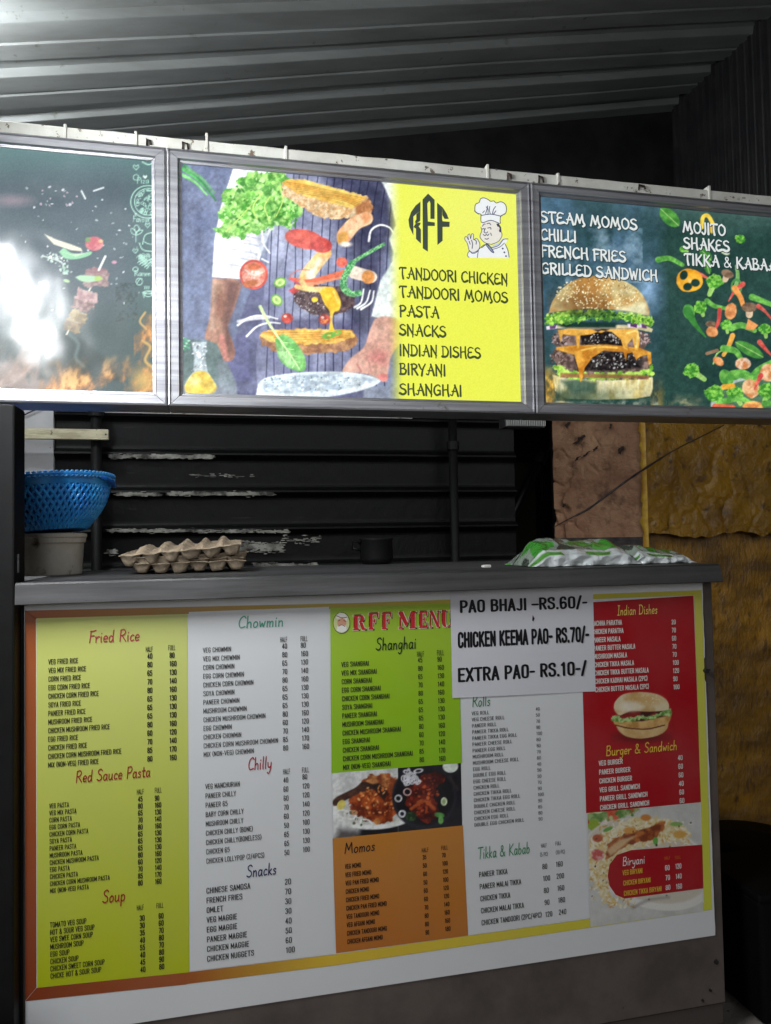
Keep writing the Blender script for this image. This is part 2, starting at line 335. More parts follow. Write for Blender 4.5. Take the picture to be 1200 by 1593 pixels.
    def bits(s, n, inside, r, cols, seed=1, soft=1.0):
        R = random.Random(seed); (cx, cy, rx, ry, rot) = inside; c, q = math.cos(rot), math.sin(rot)
        for k in range(n):
            t, rad = R.uniform(0, 6.283), math.sqrt(R.random()); u, v = rx*rad*math.cos(t), ry*rad*math.sin(t); rr = R.uniform(*r)
            s.ell(cx+c*u-q*v, cy+q*u+c*v, rr, rr*R.uniform(.35, .9), R.choice(cols), rot=R.uniform(0, 3.1), soft=soft)
def art_grid(x0, x1, z0, z1, Y, step):
    nx, nz_ = max(2, int(round((x1-x0)/step))+1), max(2, int(round((z1-z0)/step))+1)
    gx, gz = np.meshgrid(np.linspace(x0, x1, nx), np.linspace(z0, z1, nz_))
    return np.c_[gx.ravel(), np.full(gx.size, Y), gz.ravel()], nx, nz_
def art_object(name, art, nx, nz_, m, parent):
    art.C = art.C+(np.random.RandomState(3).rand(len(art.P), 1)-.5)*9
    i = np.arange((nx-1)*(nz_-1)); r, c = i//(nx-1), i % (nx-1); a = r*nx+c
    F = np.c_[a, a+1, a+nx+1, a+nx].astype(np.int32)
    me = bpy.data.meshes.new(name); me.vertices.add(len(art.P)); me.vertices.foreach_set('co', art.P.ravel().astype(np.float32))
    me.loops.add(F.size); me.loops.foreach_set('vertex_index', F.ravel()); me.polygons.add(len(F))
    me.polygons.foreach_set('loop_start', np.arange(0, F.size, 4, dtype=np.int32)); me.polygons.foreach_set('loop_total', np.full(len(F), 4, np.int32))
    me.update(calc_edges=True)
    at_ = me.color_attributes.new('Col', 'FLOAT_COLOR', 'POINT')
    at_.data.foreach_set('color', np.c_[lin(np.clip(art.C, 0, 255)), np.ones(len(art.P))].ravel().astype(np.float32))
    me.materials.append(m); o = bpy.data.objects.new(name, me); COL.objects.link(o)
    if parent is not None: o.parent = parent; o.matrix_parent_inverse = world_of(parent).inverted()
    return o
# ------------------------------------------------------------------ the pictures printed on the signs
def photo_grain(A, k=1.0):                            # fine tonal variation of a printed photograph
    ix = np.arange(len(A.P)); g = (A.nz(ix, 5, 91, 3)-.5)*.34+(A.nz(ix, 18, 37, 3)-.5)*.26
    A.C = A.C*(1+k*g[:, None]); A.C = 120+(A.C-120)*(1+.12*k)
def paint_centre(A):
    ix = np.arange(len(A.P)); n = A.nz(ix, 60, 3, 3)[:, None]
    A.C[:] = np.array([140, 150, 178])*(1-n)+np.array([104, 114, 144])*n
    st = A.nz(ix, 14, 8, 2, ay=.08)[:, None]; A.C += (st-.5)*22
    A.poly([(280, 528), (352, 530), (346, 570), (344, 632), (280, 632)], (112, 132, 130), soft=8, col2=(92, 112, 112), tex=(20, 4, .3, .7))
    A.poly([(340, 560), (372, 560), (380, 640), (335, 640)], (122, 134, 140), soft=8)
    A.poly([(280, 598), (620, 598), (620, 640), (280, 640)], (150, 158, 172), soft=16, op=.75)
    # apron and trousers
    A.poly([(396, 436), (430, 425), (600, 430), (590, 500), (560, 640), (372, 640), (364, 560), (372, 500)], (86, 88, 120), soft=3, col2=(112, 116, 148), tex=(26, 9, .3, .7))
    A.poly([(352, 560), (368, 520), (384, 520), (392, 592), (366, 592)], (100, 102, 140), soft=4)
    A.poly([(432, 262), (604, 262), (618, 350), (596, 400), (592, 470), (560, 560), (555, 600), (400, 600), (398, 548), (408, 500), (412, 440), (418, 380), (424, 320)], (182, 188, 212), soft=2,
           col2=(122, 126, 156), tex=(70, 21, .35, .68, dict(ay=.6)))
    A.poly([(505, 262), (604, 262), (618, 350), (598, 400), (592, 470), (572, 520), (535, 512), (560, 440), (540, 380), (520, 330)], (88, 90, 118), soft=24, op=.92, col2=(58, 60, 84), tex=(30, 5, .3, .7))
    A.poly([(414, 498), (500, 492), (560, 505), (556, 530), (420, 522)], (92, 90, 122), soft=10, op=.75)
    for i in range(15):
        x = 422+i*13.2; b = random.Random(i).uniform(-3, 3); hi = (58, 60, 92) if i < 7 else (44, 44, 70)
        A.line([(x+6+b+i*.5, 258), (x+b+2*math.sin(i), 340), (x-4+2*math.cos(i*2), 430), (x-7+b, 520), (x-8, 600)], 1.7, hi, op=.85)
    # sleeves
    A.poly([(364, 258), (446, 258), (444, 300), (408, 392), (394, 436), (330, 431), (334, 372), (344, 320), (352, 296)], (246, 248, 252), soft=2)
    for y0, l in ((372, 38), (383, 50), (396, 46), (408, 42), (420, 50), (432, 30)):
        A.line([(406-(y0-372)*.3, y0), (390, y0-3), (402-l, y0-9)], 3.2, (178, 186, 206), w1=.6, soft=2, op=.75)
    A.poly([(398, 350), (424, 330), (412, 400), (404, 396)], (188, 196, 214), soft=6, op=.7)
    A.poly([(594, 282), (640, 282), (640, 504), (600, 498), (578, 492), (592, 436), (610, 408), (612, 392), (606, 372), (616, 350), (608, 312)], (232, 240, 236), soft=3, col2=(205, 218, 216), tex=(30, 6, .4, .8))
    # arms
    A.poly([(331, 433), (373, 437), (368, 470), (358, 496), (354, 512), (362, 530), (366, 548), (362, 560), (352, 561), (345, 552), (338, 536), (330, 532), (319, 526), (322, 510), (327, 492), (329, 465)], (190, 150, 128), soft=2, smooth=True,
           col2=(150, 106, 90), tex=(34, 3, .3, .7))
    A.poly([(352, 436), (376, 438), (366, 474), (356, 505), (360, 545), (354, 556), (348, 500), (352, 470)], (104, 72, 68), soft=9, op=.8)
    A.line([(334, 440), (332, 480), (330, 510)], 8, (214, 186, 168), soft=7, op=.5)
    A.line([(345, 525), (350, 550), (352, 558)], 9, (200, 132, 122), soft=4, op=.8)
    A.poly([(583, 496), (600, 492), (622, 500), (624, 530), (608, 556), (603, 588), (598, 594), (578, 584), (556, 580), (533, 579), (545, 558), (566, 540), (575, 515)], (220, 178, 160), soft=2.5, smooth=True, col2=(208, 158, 142), tex=(34, 13, .35, .75))
    A.poly([(571, 556), (585, 545), (602, 548), (604, 570), (586, 566)], (196, 116, 116), soft=12, op=.55)
    A.line([(556, 567), (562, 578)], 3, (176, 110, 104), soft=2.5, op=.8); A.line([(574, 560), (577, 577)], 2, (186, 128, 122), soft=2, op=.8)
    A.ell(596, 587, 8, 6, (222, 140, 134), soft=3)
    # plate
    A.poly([(400, 606), (404, 594), (420, 586), (460, 580), (520, 578), (565, 582), (590, 590), (588, 597), (560, 608), (505, 618), (440, 620), (402, 618)], (226, 236, 240), soft=2, smooth=True)
    A.poly([(408, 604), (416, 592), (450, 584), (520, 581), (560, 585), (580, 592), (540, 604), (480, 610), (420, 612)], (168, 184, 198), soft=4, smooth=True, col2=(214, 226, 232), tex=(5, 12, .35, .65, dict(ax=.5)))
    A.specks(70, (410, 560, 586, 608), (.8, 2), [(120, 138, 150), (150, 166, 176), (232, 240, 244)], 4)
    # oil bottle
    A.poly([(298, 532), (322, 532), (319, 556), (323, 578), (336, 598), (336, 608), (328, 613), (294, 613), (287, 606), (288, 597), (301, 578), (303, 556)], (200, 212, 216), soft=2, smooth=False, col2=(160, 172, 178), tex=(6, 9, .3, .7))
    A.specks(40, (300, 321, 534, 578), (1, 2.6), [(236, 242, 246), (120, 132, 140), (176, 190, 196), (250, 252, 252)], 8)
    A.poly([(300, 581), (310, 577), (323, 580), (336, 599), (336, 607), (327, 612), (295, 612), (288, 606), (289, 597)], (238, 214, 104), soft=2.5, smooth=True, col2=(214, 178, 70), tex=(15, 3, .3, .7))
    A.ell(303, 593, 9, 7, (250, 240, 170), soft=8, op=.8)
    for k in range(14): A.ell(285+(k % 4)*3, 526+k*1.4, 2.2, 1.6, (90, 170, 130) if k % 3 else (170, 220, 190), soft=1.5)
    # green beans
    for a, b, c in (((284, 262), (332, 306), (96, 190, 100)), ((288, 258), (336, 312), (70, 140, 90)), ((284, 272), (322, 303), (140, 220, 130)), ((292, 262), (334, 300), (112, 170, 120))):
        A.line([a, ((a[0]+b[0])/2+2, (a[1]+b[1])/2-3), b], 5, c, w1=2.5, soft=2.5)
    # lettuce
    L = [(378, 276), (396, 266), (420, 268), (444, 264), (458, 284), (466, 300), (472, 322), (466, 338), (458, 344), (450, 362), (442, 352), (428, 348), (418, 356), (400, 362), (380, 368), (356, 371), (336, 364), (331, 358), (346, 344), (342, 330), (352, 318), (344, 304), (360, 292)]
    A.poly(L, (84, 158, 66), soft=1.5, rough=9, rsc=9, col2=(182, 232, 136), tex=(7, 41, .32, .68, dict(octv=4)))
    A.bits(170, (402, 318, 56, 44, -.25), (1.5, 4.5), [(206, 246, 170), (150, 214, 104), (64, 130, 54), (112, 190, 80), (178, 236, 130)], 5, soft=1.6)
    A.bits(60, (455, 330, 14, 26, .3), (1.2, 3.2), [(150, 214, 110), (76, 140, 66), (190, 236, 150)], 6, soft=1.4)
    for q in ([(352, 360), (372, 340), (392, 318)], [(400, 340), (394, 322), (408, 300)], [(430, 336), (440, 312), (436, 290)], [(420, 344), (412, 322), (420, 306)]): A.line(q, 1.8, (206, 234, 130), soft=1.2)
    # toasts
    A.poly([(438, 284), (452, 279), (472, 279), (520, 292), (574, 307), (580, 322), (576, 336), (556, 339), (520, 341), (494, 337), (460, 316), (440, 302)], (202, 158, 108), soft=1.5, rough=3, rsc=5, col2=(236, 214, 176), tex=(4, 5, .3, .7))
    A.poly([(438, 284), (452, 279), (472, 279), (520, 292), (572, 307), (548, 324), (500, 312), (460, 300)], (244, 212, 116), soft=1.6, rough=2, col2=(226, 176, 84), tex=(9, 8, .35, .65, dict(ax=.3, rot=.27)))
    for k in range(6): A.line([(446+k*5, 283+k*3.6), (500+k*6, 293+k*3.6), (566-k*2, 309+k*2.4)], 1.3, (186, 132, 60), op=.8)
    A.poly([(552, 322), (574, 308), (581, 324), (574, 338), (556, 338)], (206, 146, 98), soft=5, col2=(176, 112, 70), tex=(7, 2, .3, .7), op=.9)
    A.poly([(403, 522), (412, 514), (470, 512), (548, 513), (557, 528), (556, 536), (540, 547), (500, 549), (474, 552), (440, 549), (424, 546), (418, 540), (408, 538)], (196, 150, 108), soft=1.6, rough=3, rsc=6, col2=(150, 104, 78), tex=(6, 7, .3, .7))
    A.poly([(404, 521), (412, 514), (470, 512), (545, 513), (553, 524), (520, 534), (470, 536), (420, 532)], (242, 204, 110), soft=2, rough=2, col2=(214, 158, 66), tex=(12, 6, .35, .65, dict(ay=2.2)))
    for k in range(4): A.line([(415+k*6, 518+k*3.4), (480, 517+k*3.6), (545, 518+k*2)], 1.2, (178, 120, 50), op=.6)
    # shrimps, carrot curls, sliced tomatoes
    A.line([(570, 340), (552, 348), (536, 366)], 21, (248, 208, 168), w1=24, soft=2, col2=(236, 166, 116), tex=(10, 2, .3, .7)); A.ell(533, 370, 8, 11, (226, 170, 92), rot=.5, soft=2); A.ell(538, 380, 9, 4, (252, 240, 226), soft=3)
    A.line([(506, 394), (492, 410), (478, 430), (480, 446)], 20, (248, 214, 160), w1=24, soft=2, col2=(240, 188, 120), tex=(12, 4, .3, .7)); A.line([(498, 404), (486, 424)], 6, (252, 244, 224), soft=5, op=.8); A.ell(483, 428, 7, 9, (252, 246, 236), soft=5, op=.8)
    A.ell(474, 372, 31, 15, (198, 84, 78), rot=.2, col2=(222, 112, 100), tex=(9, 3, .35, .7)); A.ell(500, 381, 17, 12, (206, 92, 84), rot=.25, soft=2, col2=(184, 72, 70), tex=(9, 5, .3, .7)); A.ell(474, 368, 20, 7, (224, 116, 100), rot=.2, soft=5, op=.7)
    A.line([(452, 433), (476, 438), (500, 434), (536, 424)], 5, (232, 120, 88), w1=9, soft=1.5); A.line([(462, 446), (490, 441), (530, 432)], 8, (240, 156, 120), w1=3, soft=1.5); A.line([(452, 428), (465, 420), (482, 420)], 1.2, (220, 110, 90)); A.line([(453, 434), (470, 446)], 3, (210, 90, 110))
    A.ell(532, 408, 8.5, 8, (214, 96, 82), col2=(236, 140, 110), tex=(7, 2, .3, .7))
    A.line([(552, 424), (578, 431)], 20, (250, 232, 214), w1=18, soft=1.8); A.ell(573, 431, 10, 10.5, (232, 160, 94), soft=2)
    A.ell(395, 427, 22, 23, (214, 92, 78)); A.ell(395, 427, 18.5, 19.5, (240, 176, 156), col2=(226, 128, 108), tex=(6, 4, .35, .65)); A.ell(395, 415, 11, 5, (204, 112, 74), soft=3); A.ell(390, 441, 12, 5, (200, 118, 74), soft=3, rot=-.2); A.bits(24, (395, 427, 10, 7, 0), (1.2, 2.6), [(250, 226, 214), (246, 200, 184)], 3); A.line([(382, 420), (395, 428), (408, 424)], 3, (250, 216, 202), soft=2)
    # patty and sauce
    A.poly([(455, 452), (468, 446), (500, 444), (540, 448), (552, 462), (550, 478), (530, 487), (506, 492), (480, 486), (460, 472)], (78, 60, 66), soft=2, rough=3, smooth=True, col2=(112, 92, 92), tex=(4, 9, .35, .65))
    A.bits(130, (484, 467, 27, 18, .3), (.7, 1.5), [(196, 190, 190), (150, 138, 138), (54, 42, 48), (120, 100, 100)], 9)
    A.poly([(449, 451), (462, 445), (466, 452), (456, 458)], (198, 84, 84), soft=1.5)
    A.line([(462, 446), (480, 450), (508, 449)], 7, (240, 206, 136), soft=2); A.line([(470, 438), (478, 448), (498, 451)], 8, (246, 216, 150), soft=2.5)
    A.poly([(497, 454), (508, 447), (520, 448), (530, 468), (528, 482), (520, 486), (517, 500), (521, 516), (518, 519), (512, 517), (514, 500), (513, 484), (506, 474)], (246, 206, 76), soft=1.8, smooth=True, col2=(232, 184, 60), tex=(10, 3, .35, .7))
    A.ell(490, 466, 5, 4, (244, 206, 70)); A.line([(519, 453), (526, 470)], 3, (252, 232, 140), soft=2.5, op=.7)
    A.ell(512, 522, 11, 5, (108, 172, 70), ring=3.4, rot=-.2); A.ell(524, 518, 8, 4, (128, 190, 84), ring=2.6, rot=-.3)
    # bitter gourd, rings, small tomatoes, onion slivers
    A.line([(597, 380), (572, 394), (548, 410), (535, 432), (534, 448), (545, 457), (560, 456)], 5, (74, 150, 92), w1=9, soft=1.5, col2=(152, 214, 150), tex=(2.6, 3, .35, .65))
    A.line([(548, 410), (536, 432), (536, 447), (543, 454)], 10, (66, 146, 88), w1=9, soft=1.5, col2=(150, 214, 150), tex=(2.4, 7, .35, .65))
    for cx, cy, rt in ((436, 439.5, -.4), (431, 467, .9)): A.ell(cx, cy, 10, 8.2, (112, 168, 76), rot=rt); A.ell(cx, cy, 7.4, 5.8, (206, 232, 152), rot=rt, soft=2); A.ell(cx, cy, 3.5, 2.5, (150, 200, 100), rot=rt, soft=2)
    for cx, cy in ((447, 495), (505, 497)): A.ell(cx, cy, 9, 8, (210, 94, 80), col2=(180, 66, 58), tex=(6, 2, .3, .7)); A.ell(cx-3, cy-3, 2.5, 2, (250, 220, 210), soft=1.5)
    A.bits(14, (505, 499, 5, 5, 0), (1, 2), [(240, 170, 90), (236, 140, 90)], 4)
    wt = (246, 248, 250)
    for q in ([(574, 375), (578, 358), (592, 350), (606, 354), (612, 362)], [(370, 506), (388, 494), (410, 491), (432, 496)], [(384, 523), (400, 508), (420, 502), (436, 503)], [(552, 478), (562, 470), (566, 450)], [(556, 480), (570, 470), (576, 452)], [(562, 481), (578, 470), (582, 453)], [(408, 360), (410, 378), (420, 394)], [(408, 403), (418, 408)]): A.line(q, 3.5, wt, w1=2.2, soft=1.5)
    A.line([(371, 500), (392, 496), (418, 494)], 5, (240, 240, 246), soft=2, op=.85)
    # spinach leaf
    A.poly([(428, 528), (440, 520), (456, 528), (470, 546), (476, 562), (474, 576), (462, 577), (446, 570), (434, 556)], (138, 206, 122), soft=1.5, smooth=True, col2=(96, 168, 84), tex=(12, 3, .35, .7))
    A.poly([(430, 534), (446, 548), (462, 572), (446, 568), (434, 554)], (186, 228, 170), soft=5, op=.8, col2=(150, 204, 130), tex=(4, 3, .3, .7))
    A.line([(405, 477), (418, 502), (434, 526), (452, 552), (466, 574)], 5.2, (214, 236, 176), w1=1.4, soft=1.3)
    for k in range(4): A.line([(438+k*6, 532+k*10), (452+k*5, 534+k*10)], 1, (196, 232, 160)); A.line([(440+k*6, 536+k*10), (440+k*5, 548+k*8)], 1, (206, 236, 186))
    # yellow field with its soft left edge
    photo_grain(A); A.C = A.C*.95+np.array([238, 242, 250])*.03
    ix = np.arange(len(A.P)); t = np.clip((A.X-600-(A.Y-285)*.012)/26, 0, 1)[:, None]; t = t*t*(3-2*t)
    hot = np.exp(-(((A.X-745)/120)**2+((A.Y-330)/90)**2))[:, None]
    A.C = A.C*(1-t)+(np.array([234, 240, 84])*(1-.5*hot)+np.array([240, 244, 136])*.5*hot)*t

def paint_right(A):
    ix = np.arange(len(A.P)); n = A.nz(ix, 70, 3, 3)[:, None]
    A.C[:] = np.array([38, 66, 62])*(1-n)+np.array([58, 86, 80])*n
    top = np.clip((352-A.Y+(A.X-840)*.06)/46, 0, 1)[:, None]; A.C = A.C*(1-.4*top)+np.array([120, 146, 142])*.4*top
    m = A.sel(836, 1048, 300, 660); s = A.nz(m, 46, 11, 5, ay=.8)
    f = np.clip((1042-A.X[m])/24, 0, 1)*np.clip((620-A.Y[m])/120, 0, 1)
    A.blend(m, f*np.clip((s-.36)*2.6, 0, .95), (104, 138, 164)); A.blend(m, f*.5, (60, 86, 104))
    m2 = A.sel(985, 1040, 400, 520); A.blend(m2, np.exp(-(((A.X[m2]-1008)/16)**2+((A.Y[m2]-448)/34)**2))*.75*A.nz(m2, 18, 5, 4)*1.6, (150, 182, 214))
    m3 = A.sel(880, 1000, 355, 440); A.blend(m3, np.clip((A.nz(m3, 26, 77, 5)-.42)*2.4, 0, .7), (146, 172, 190))
    # flames round the burger
    for x0, x1, y0, sd in ((844, 888, 566, 3), (1012, 1036, 578, 8)):
        m = A.sel(x0, x1, y0, 632); g = A.nz(m, 15, sd, 5, ay=.55); f = np.clip((A.Y[m]-y0)/34, 0, 1)*np.clip((x1-A.X[m])/12, 0, 1)*np.clip((A.X[m]-x0+4)/6, 0, 1)
        A.blend(m, f*np.clip((g-.3)*3, 0, 1), (206, 150, 66)); A.blend(m, f*np.clip((g-.52)*5, 0, 1), (246, 214, 110)); A.blend(m, f*np.clip((.42-g)*5, 0, 1), (70, 70, 60))
    m = A.sel(842, 1038, 616, 640); g = A.nz(m, 10, 4, 4); A.blend(m, np.clip((A.Y[m]-618)/8, 0, 1)*np.clip((g-.42)*3, 0, .8), (150, 158, 140))
    # burger, from the bottom up
    A.poly([(860, 583), (880, 588), (940, 592), (1000, 590), (1015, 586), (1016, 604), (1012, 616), (990, 620), (930, 622), (880, 620), (864, 608)], (232, 224, 176), soft=2, smooth=False, col2=(206, 186, 118), tex=(14, 3, .3, .7, dict(ay=.5)))
    m = A.sel(866, 1016, 588, 624); A.blend(m, np.clip((A.Y[m]-592)/20, 0, 1)*.75*np.clip((1000-A.X[m])/90, .15, 1), (52, 76, 66)); A.blend(m, np.clip((A.nz(m, 3, 6, 2, ay=.15)-.45)*3, 0, .5)*np.clip((616-A.Y[m])/20, 0, 1), (250, 246, 214))
    A.poly([(872, 592), (900, 588), (930, 595), (926, 610), (890, 612)], (56, 82, 72), soft=8, op=.8)
    A.poly([(857, 570), (872, 566), (890, 574), (905, 582), (930, 576), (960, 578), (990, 574), (1018, 570), (1016, 582), (990, 588), (950, 590), (900, 590), (870, 584)], (112, 170, 62), soft=1.5, rough=7, rsc=6, col2=(190, 226, 110), tex=(6, 8, .35, .65))
    A.poly([(872, 580), (1012, 584), (1008, 590), (872, 587)], (150, 96, 74), soft=2.5, op=.8)
    A.poly([(858, 550), (866, 540), (905, 538), (1000, 548), (1012, 560), (1008, 575), (960, 580), (900, 580), (864, 568)], (92, 76, 72), soft=2, rough=5, col2=(140, 120, 112), tex=(5, 3, .35, .65))
    A.poly([(892, 548), (930, 545), (1000, 550), (1000, 572), (950, 577), (900, 577)], (38, 34, 36), soft=4, col2=(70, 64, 62), tex=(4, 9, .4, .7)); A.bits(110, (950, 560, 46, 13, 0), (.8, 1.9), [(190, 190, 188), (130, 130, 128), (30, 28, 30)], 12)
    A.poly([(858, 523), (868, 514), (900, 510), (985, 512), (1008, 522), (1012, 534), (1000, 542), (950, 542), (880, 542), (862, 534)], (110, 92, 86), soft=2, rough=5, col2=(150, 130, 124), tex=(5, 5, .35, .65))
    A.poly([(902, 518), (940, 512), (966, 520), (972, 540), (906, 542)], (34, 30, 32), soft=4, col2=(62, 56, 54), tex=(4, 6, .4, .7)); A.bits(60, (938, 529, 28, 10, 0), (.8, 2), [(200, 196, 192), (120, 116, 112), (28, 26, 28)], 15)
    A.bits(50, (872, 527, 14, 12, 0), (1, 2.5), [(176, 158, 156), (90, 72, 70), (60, 50, 50)], 18); A.bits(50, (872, 556, 16, 12, 0), (1, 2.5), [(170, 150, 146), (84, 66, 62), (120, 96, 88)], 19); A.bits(36, (1003, 526, 9, 10, 0), (1, 2.4), [(190, 170, 170), (100, 84, 84)], 20)
    ch, ch2 = (222, 166, 74), (190, 126, 48)
    A.poly([(866, 540), (895, 537), (945, 536), (995, 541), (1013, 548), (1014, 566), (1010, 568), (1007, 552), (996, 555), (990, 560), (984, 548), (976, 550), (974, 562), (970, 548), (940, 545), (922, 556), (910, 572), (906, 592), (903, 594), (900, 574), (894, 552), (866, 544)], ch, soft=1.5, col2=ch2, tex=(12, 5, .35, .7))
    A.poly([(868, 514), (884, 511), (920, 512), (935, 518), (950, 512), (992, 511), (996, 530), (993, 545), (988, 544), (984, 526), (976, 536), (977, 545), (970, 541), (966, 528), (952, 516), (936, 514), (920, 520), (903, 522), (901, 542), (898, 542), (896, 522), (876, 520), (872, 532), (870, 520)], ch, soft=1.5, col2=(236, 190, 104), tex=(12, 9, .35, .7))
    A.line([(976, 518), (992, 516), (990, 540)], 3, (246, 214, 130), soft=2); A.line([(905, 545), (930, 540), (960, 541)], 2.5, (240, 196, 100), soft=2)
    A.poly([(850, 508), (868, 504), (1004, 506), (1016, 512), (1014, 517), (985, 511), (868, 511), (851, 512)], (200, 190, 150), soft=1.5); A.poly([(850, 508), (868, 505), (866, 511), (851, 513)], (226, 216, 232), soft=1.5); A.poly([(976, 504), (1006, 503), (1004, 510), (978, 509)], (232, 222, 236), soft=1.4); A.poly([(981, 503), (992, 503), (991, 510), (981, 508)], (98, 60, 112), soft=1.4); A.poly([(998, 504), (1006, 504), (1006, 511), (999, 510)], (110, 72, 124), soft=1.4); A.poly([(855, 507), (866, 505), (864, 511), (856, 512)], (112, 80, 124), soft=1.4)
    A.poly([(862, 504), (900, 500), (960, 502), (958, 510), (880, 510)], (34, 60, 54), soft=4)
    A.poly([(849, 500), (856, 488), (880, 482), (930, 482), (985, 486), (1010, 492), (1016, 502), (1014, 509), (1000, 504), (980, 500), (960, 498), (900, 500), (872, 504), (852, 506)], (70, 118, 56), soft=1.5, rough=6, rsc=6, col2=(164, 214, 92), tex=(7, 3, .35, .68))
    A.bits(70, (868, 494, 20, 8, 0), (1.2, 3), [(190, 230, 110), (90, 150, 60), (150, 206, 84)], 2); A.bits(70, (990, 496, 26, 8, .15), (1.2, 3), [(180, 226, 100), (80, 140, 56), (140, 196, 80)], 3); A.bits(60, (930, 491, 44, 7, 0), (1, 2.2), [(60, 110, 56), (110, 164, 84), (40, 74, 50)], 4)
    A.poly([(854, 487), (860, 468), (874, 450), (892, 437), (915, 430), (942, 430), (968, 436), (990, 448), (1004, 466), (1010, 490), (990, 486), (960, 482), (920, 480), (880, 483)], (212, 196, 142), soft=1.6, smooth=True, col2=(178, 132, 74), tex=(38, 12, .42, .66))
    m = A.sel(852, 1012, 428, 492); A.blend(m, np.exp(-(((A.X[m]-900)/44)**2+((A.Y[m]-472)/18)**2))*.55, (96, 68, 44)); A.poly([(960, 482), (1004, 470), (1010, 490), (980, 486)], (226, 224, 190), soft=10, op=.8)
    A.bits(330, (930, 458, 66, 24, .05), (.7, 1.6), [(240, 234, 200), (226, 210, 160), (150, 112, 64), (236, 226, 190)], 21)
    # flying vegetables
    G, G2 = (84, 150, 70), (130, 196, 96); dk = (60, 118, 62)
    def leaf(cx, cy, a, b, rt): A.ell(cx, cy, a, b, (96, 162, 76), rot=rt, soft=1.5, col2=(70, 134, 66), tex=(8, 3, .3, .7)); A.line([(cx-a*math.cos(rt), cy-a*math.sin(rt)), (cx+a*math.cos(rt), cy+a*math.sin(rt))], 1.2, (170, 210, 130))
    def broc(cx, cy, r, sx, sy): 
        A.line([(cx, cy), (cx+sx, cy+sy)], r*.8, (160, 206, 116), w1=r*.55); A.ell(cx, cy, r, r*.85, (70, 140, 58), rough=.25, rsc=5, col2=(140, 204, 90), tex=(3.4, 4, .35, .65))
    def mush(cx, cy, r, rt): A.line([(cx, cy), (cx-r*.9*math.sin(rt), cy+r*.95*math.cos(rt))], r*1.0, (214, 190, 160), w1=r*.9); A.ell(cx, cy, r, r*.62, (112, 90, 74), rot=rt, soft=1.5, col2=(150, 124, 102), tex=(6, 3, .3, .7))
    def bean(p, wd=8): A.line(p, wd, G, w1=wd*.7, soft=1.4, col2=G2, tex=(7, 5, .3, .7))
    def chili(p, wd=6): A.line(p, wd, (206, 82, 76), w1=2, soft=1.3, col2=(228, 122, 108), tex=(6, 5, .3, .7))
    def cube(cx, cy, a, b, rt, c=(232, 168, 112)): A.ell(cx, cy, a, b, c, rot=rt, soft=1.5, rough=.12, rsc=9, col2=(206, 132, 82), tex=(8, 3, .35, .7))
    leaf(1042, 338, 19, 11, .75); A.line([(1092, 354), (1094, 338), (1102, 336), (1110, 350)], 6, (236, 206, 88)); A.ell(1108, 356, 5, 7, (226, 190, 76), soft=1.5); broc(1152, 372, 8, -6, -4); broc(1064, 388, 6, 6, 3); leaf(1098, 396, 12, 7, .8); leaf(1100, 412, 14, 6, 1.3); A.ell(1128, 392, 8, 4, (206, 220, 190), rot=.4)
    bean([(1024, 404), (1042, 402), (1062, 412)], 9)
    chili([(1080, 424), (1092, 428), (1104, 434)], 9)
    A.ell(1073, 436, 21, 18, (238, 180, 68), rough=.1, rsc=18, col2=(222, 156, 48), tex=(12, 3, .3, .7)); A.ell(1064, 428, 6, 7.5, (40, 66, 60), rot=.4, soft=1.5); A.ell(1082, 440, 7, 6, (40, 66, 60), soft=1.5); A.ell(1070, 446, 7, 6, (40, 66, 60), rot=-.3, soft=1.5); A.ell(1073, 437, 3, 3, (228, 190, 110))
    broc(1112, 438, 13, -8, 20); mush(1132, 426, 10, .4); A.line([(1146, 414), (1148, 430), (1144, 450)], 5, (130, 180, 110), w1=7); A.ell(1146, 446, 9, 13, (90, 150, 90), ring=3); chili([(1156, 442), (1144, 452), (1134, 468)], 8); A.line([(1143, 448), (1152, 462), (1156, 474)], 9, (236, 160, 90), w1=7)
    A.ell(1072, 485, 9, 12, (74, 140, 70), rot=-.3, col2=(110, 176, 92), tex=(8, 2, .3, .7)); A.line([(1070, 484), (1082, 505), (1098, 524)], 14, (70, 136, 68), w1=2); broc(1090, 478, 11, 4, 12); bean([(1100, 468), (1112, 476), (1130, 480)], 8); cube(1137, 484, 9, 13, .1); mush(1166, 478, 12, 0); bean([(1170, 462), (1186, 468), (1206, 476)], 10); chili([(1180, 476), (1190, 484), (1204, 500)], 7)
    A.line([(1120, 482), (1118, 500), (1112, 514)], 7, (206, 90, 84), w1=4); mush(1106, 504, 8, 0); cube(1108, 516, 9, 8, .3); broc(1130, 505, 9, 2, 12); bean([(1138, 510), (1154, 506), (1174, 514)], 11); A.poly([(1164, 496), (1180, 506), (1172, 514), (1160, 512)], (232, 160, 100), soft=1.5); broc(1190, 512, 10, 2, 12)
    A.line([(1140, 522), (1134, 538), (1126, 552)], 8, (236, 176, 86), w1=6); leaf(1166, 544, 24, 9, .5); chili([(1182, 532), (1192, 544), (1204, 556)], 8); A.line([(1110, 566), (1116, 550), (1132, 542)], 2.5, (150, 196, 110)); bean([(1126, 542), (1144, 546), (1154, 560)], 11); cube(1118, 562, 9, 6, .6); A.line([(1100, 550), (1116, 545)], 5, (150, 120, 96)); cube(1156, 566, 12, 9, 0, (236, 206, 180))
    broc(1076, 576, 13, 20, 14)
    A.ell(1174, 630, 68, 46, (176, 190, 186), soft=2); A.ell(1176, 634, 64, 44, (86, 120, 96), soft=2)
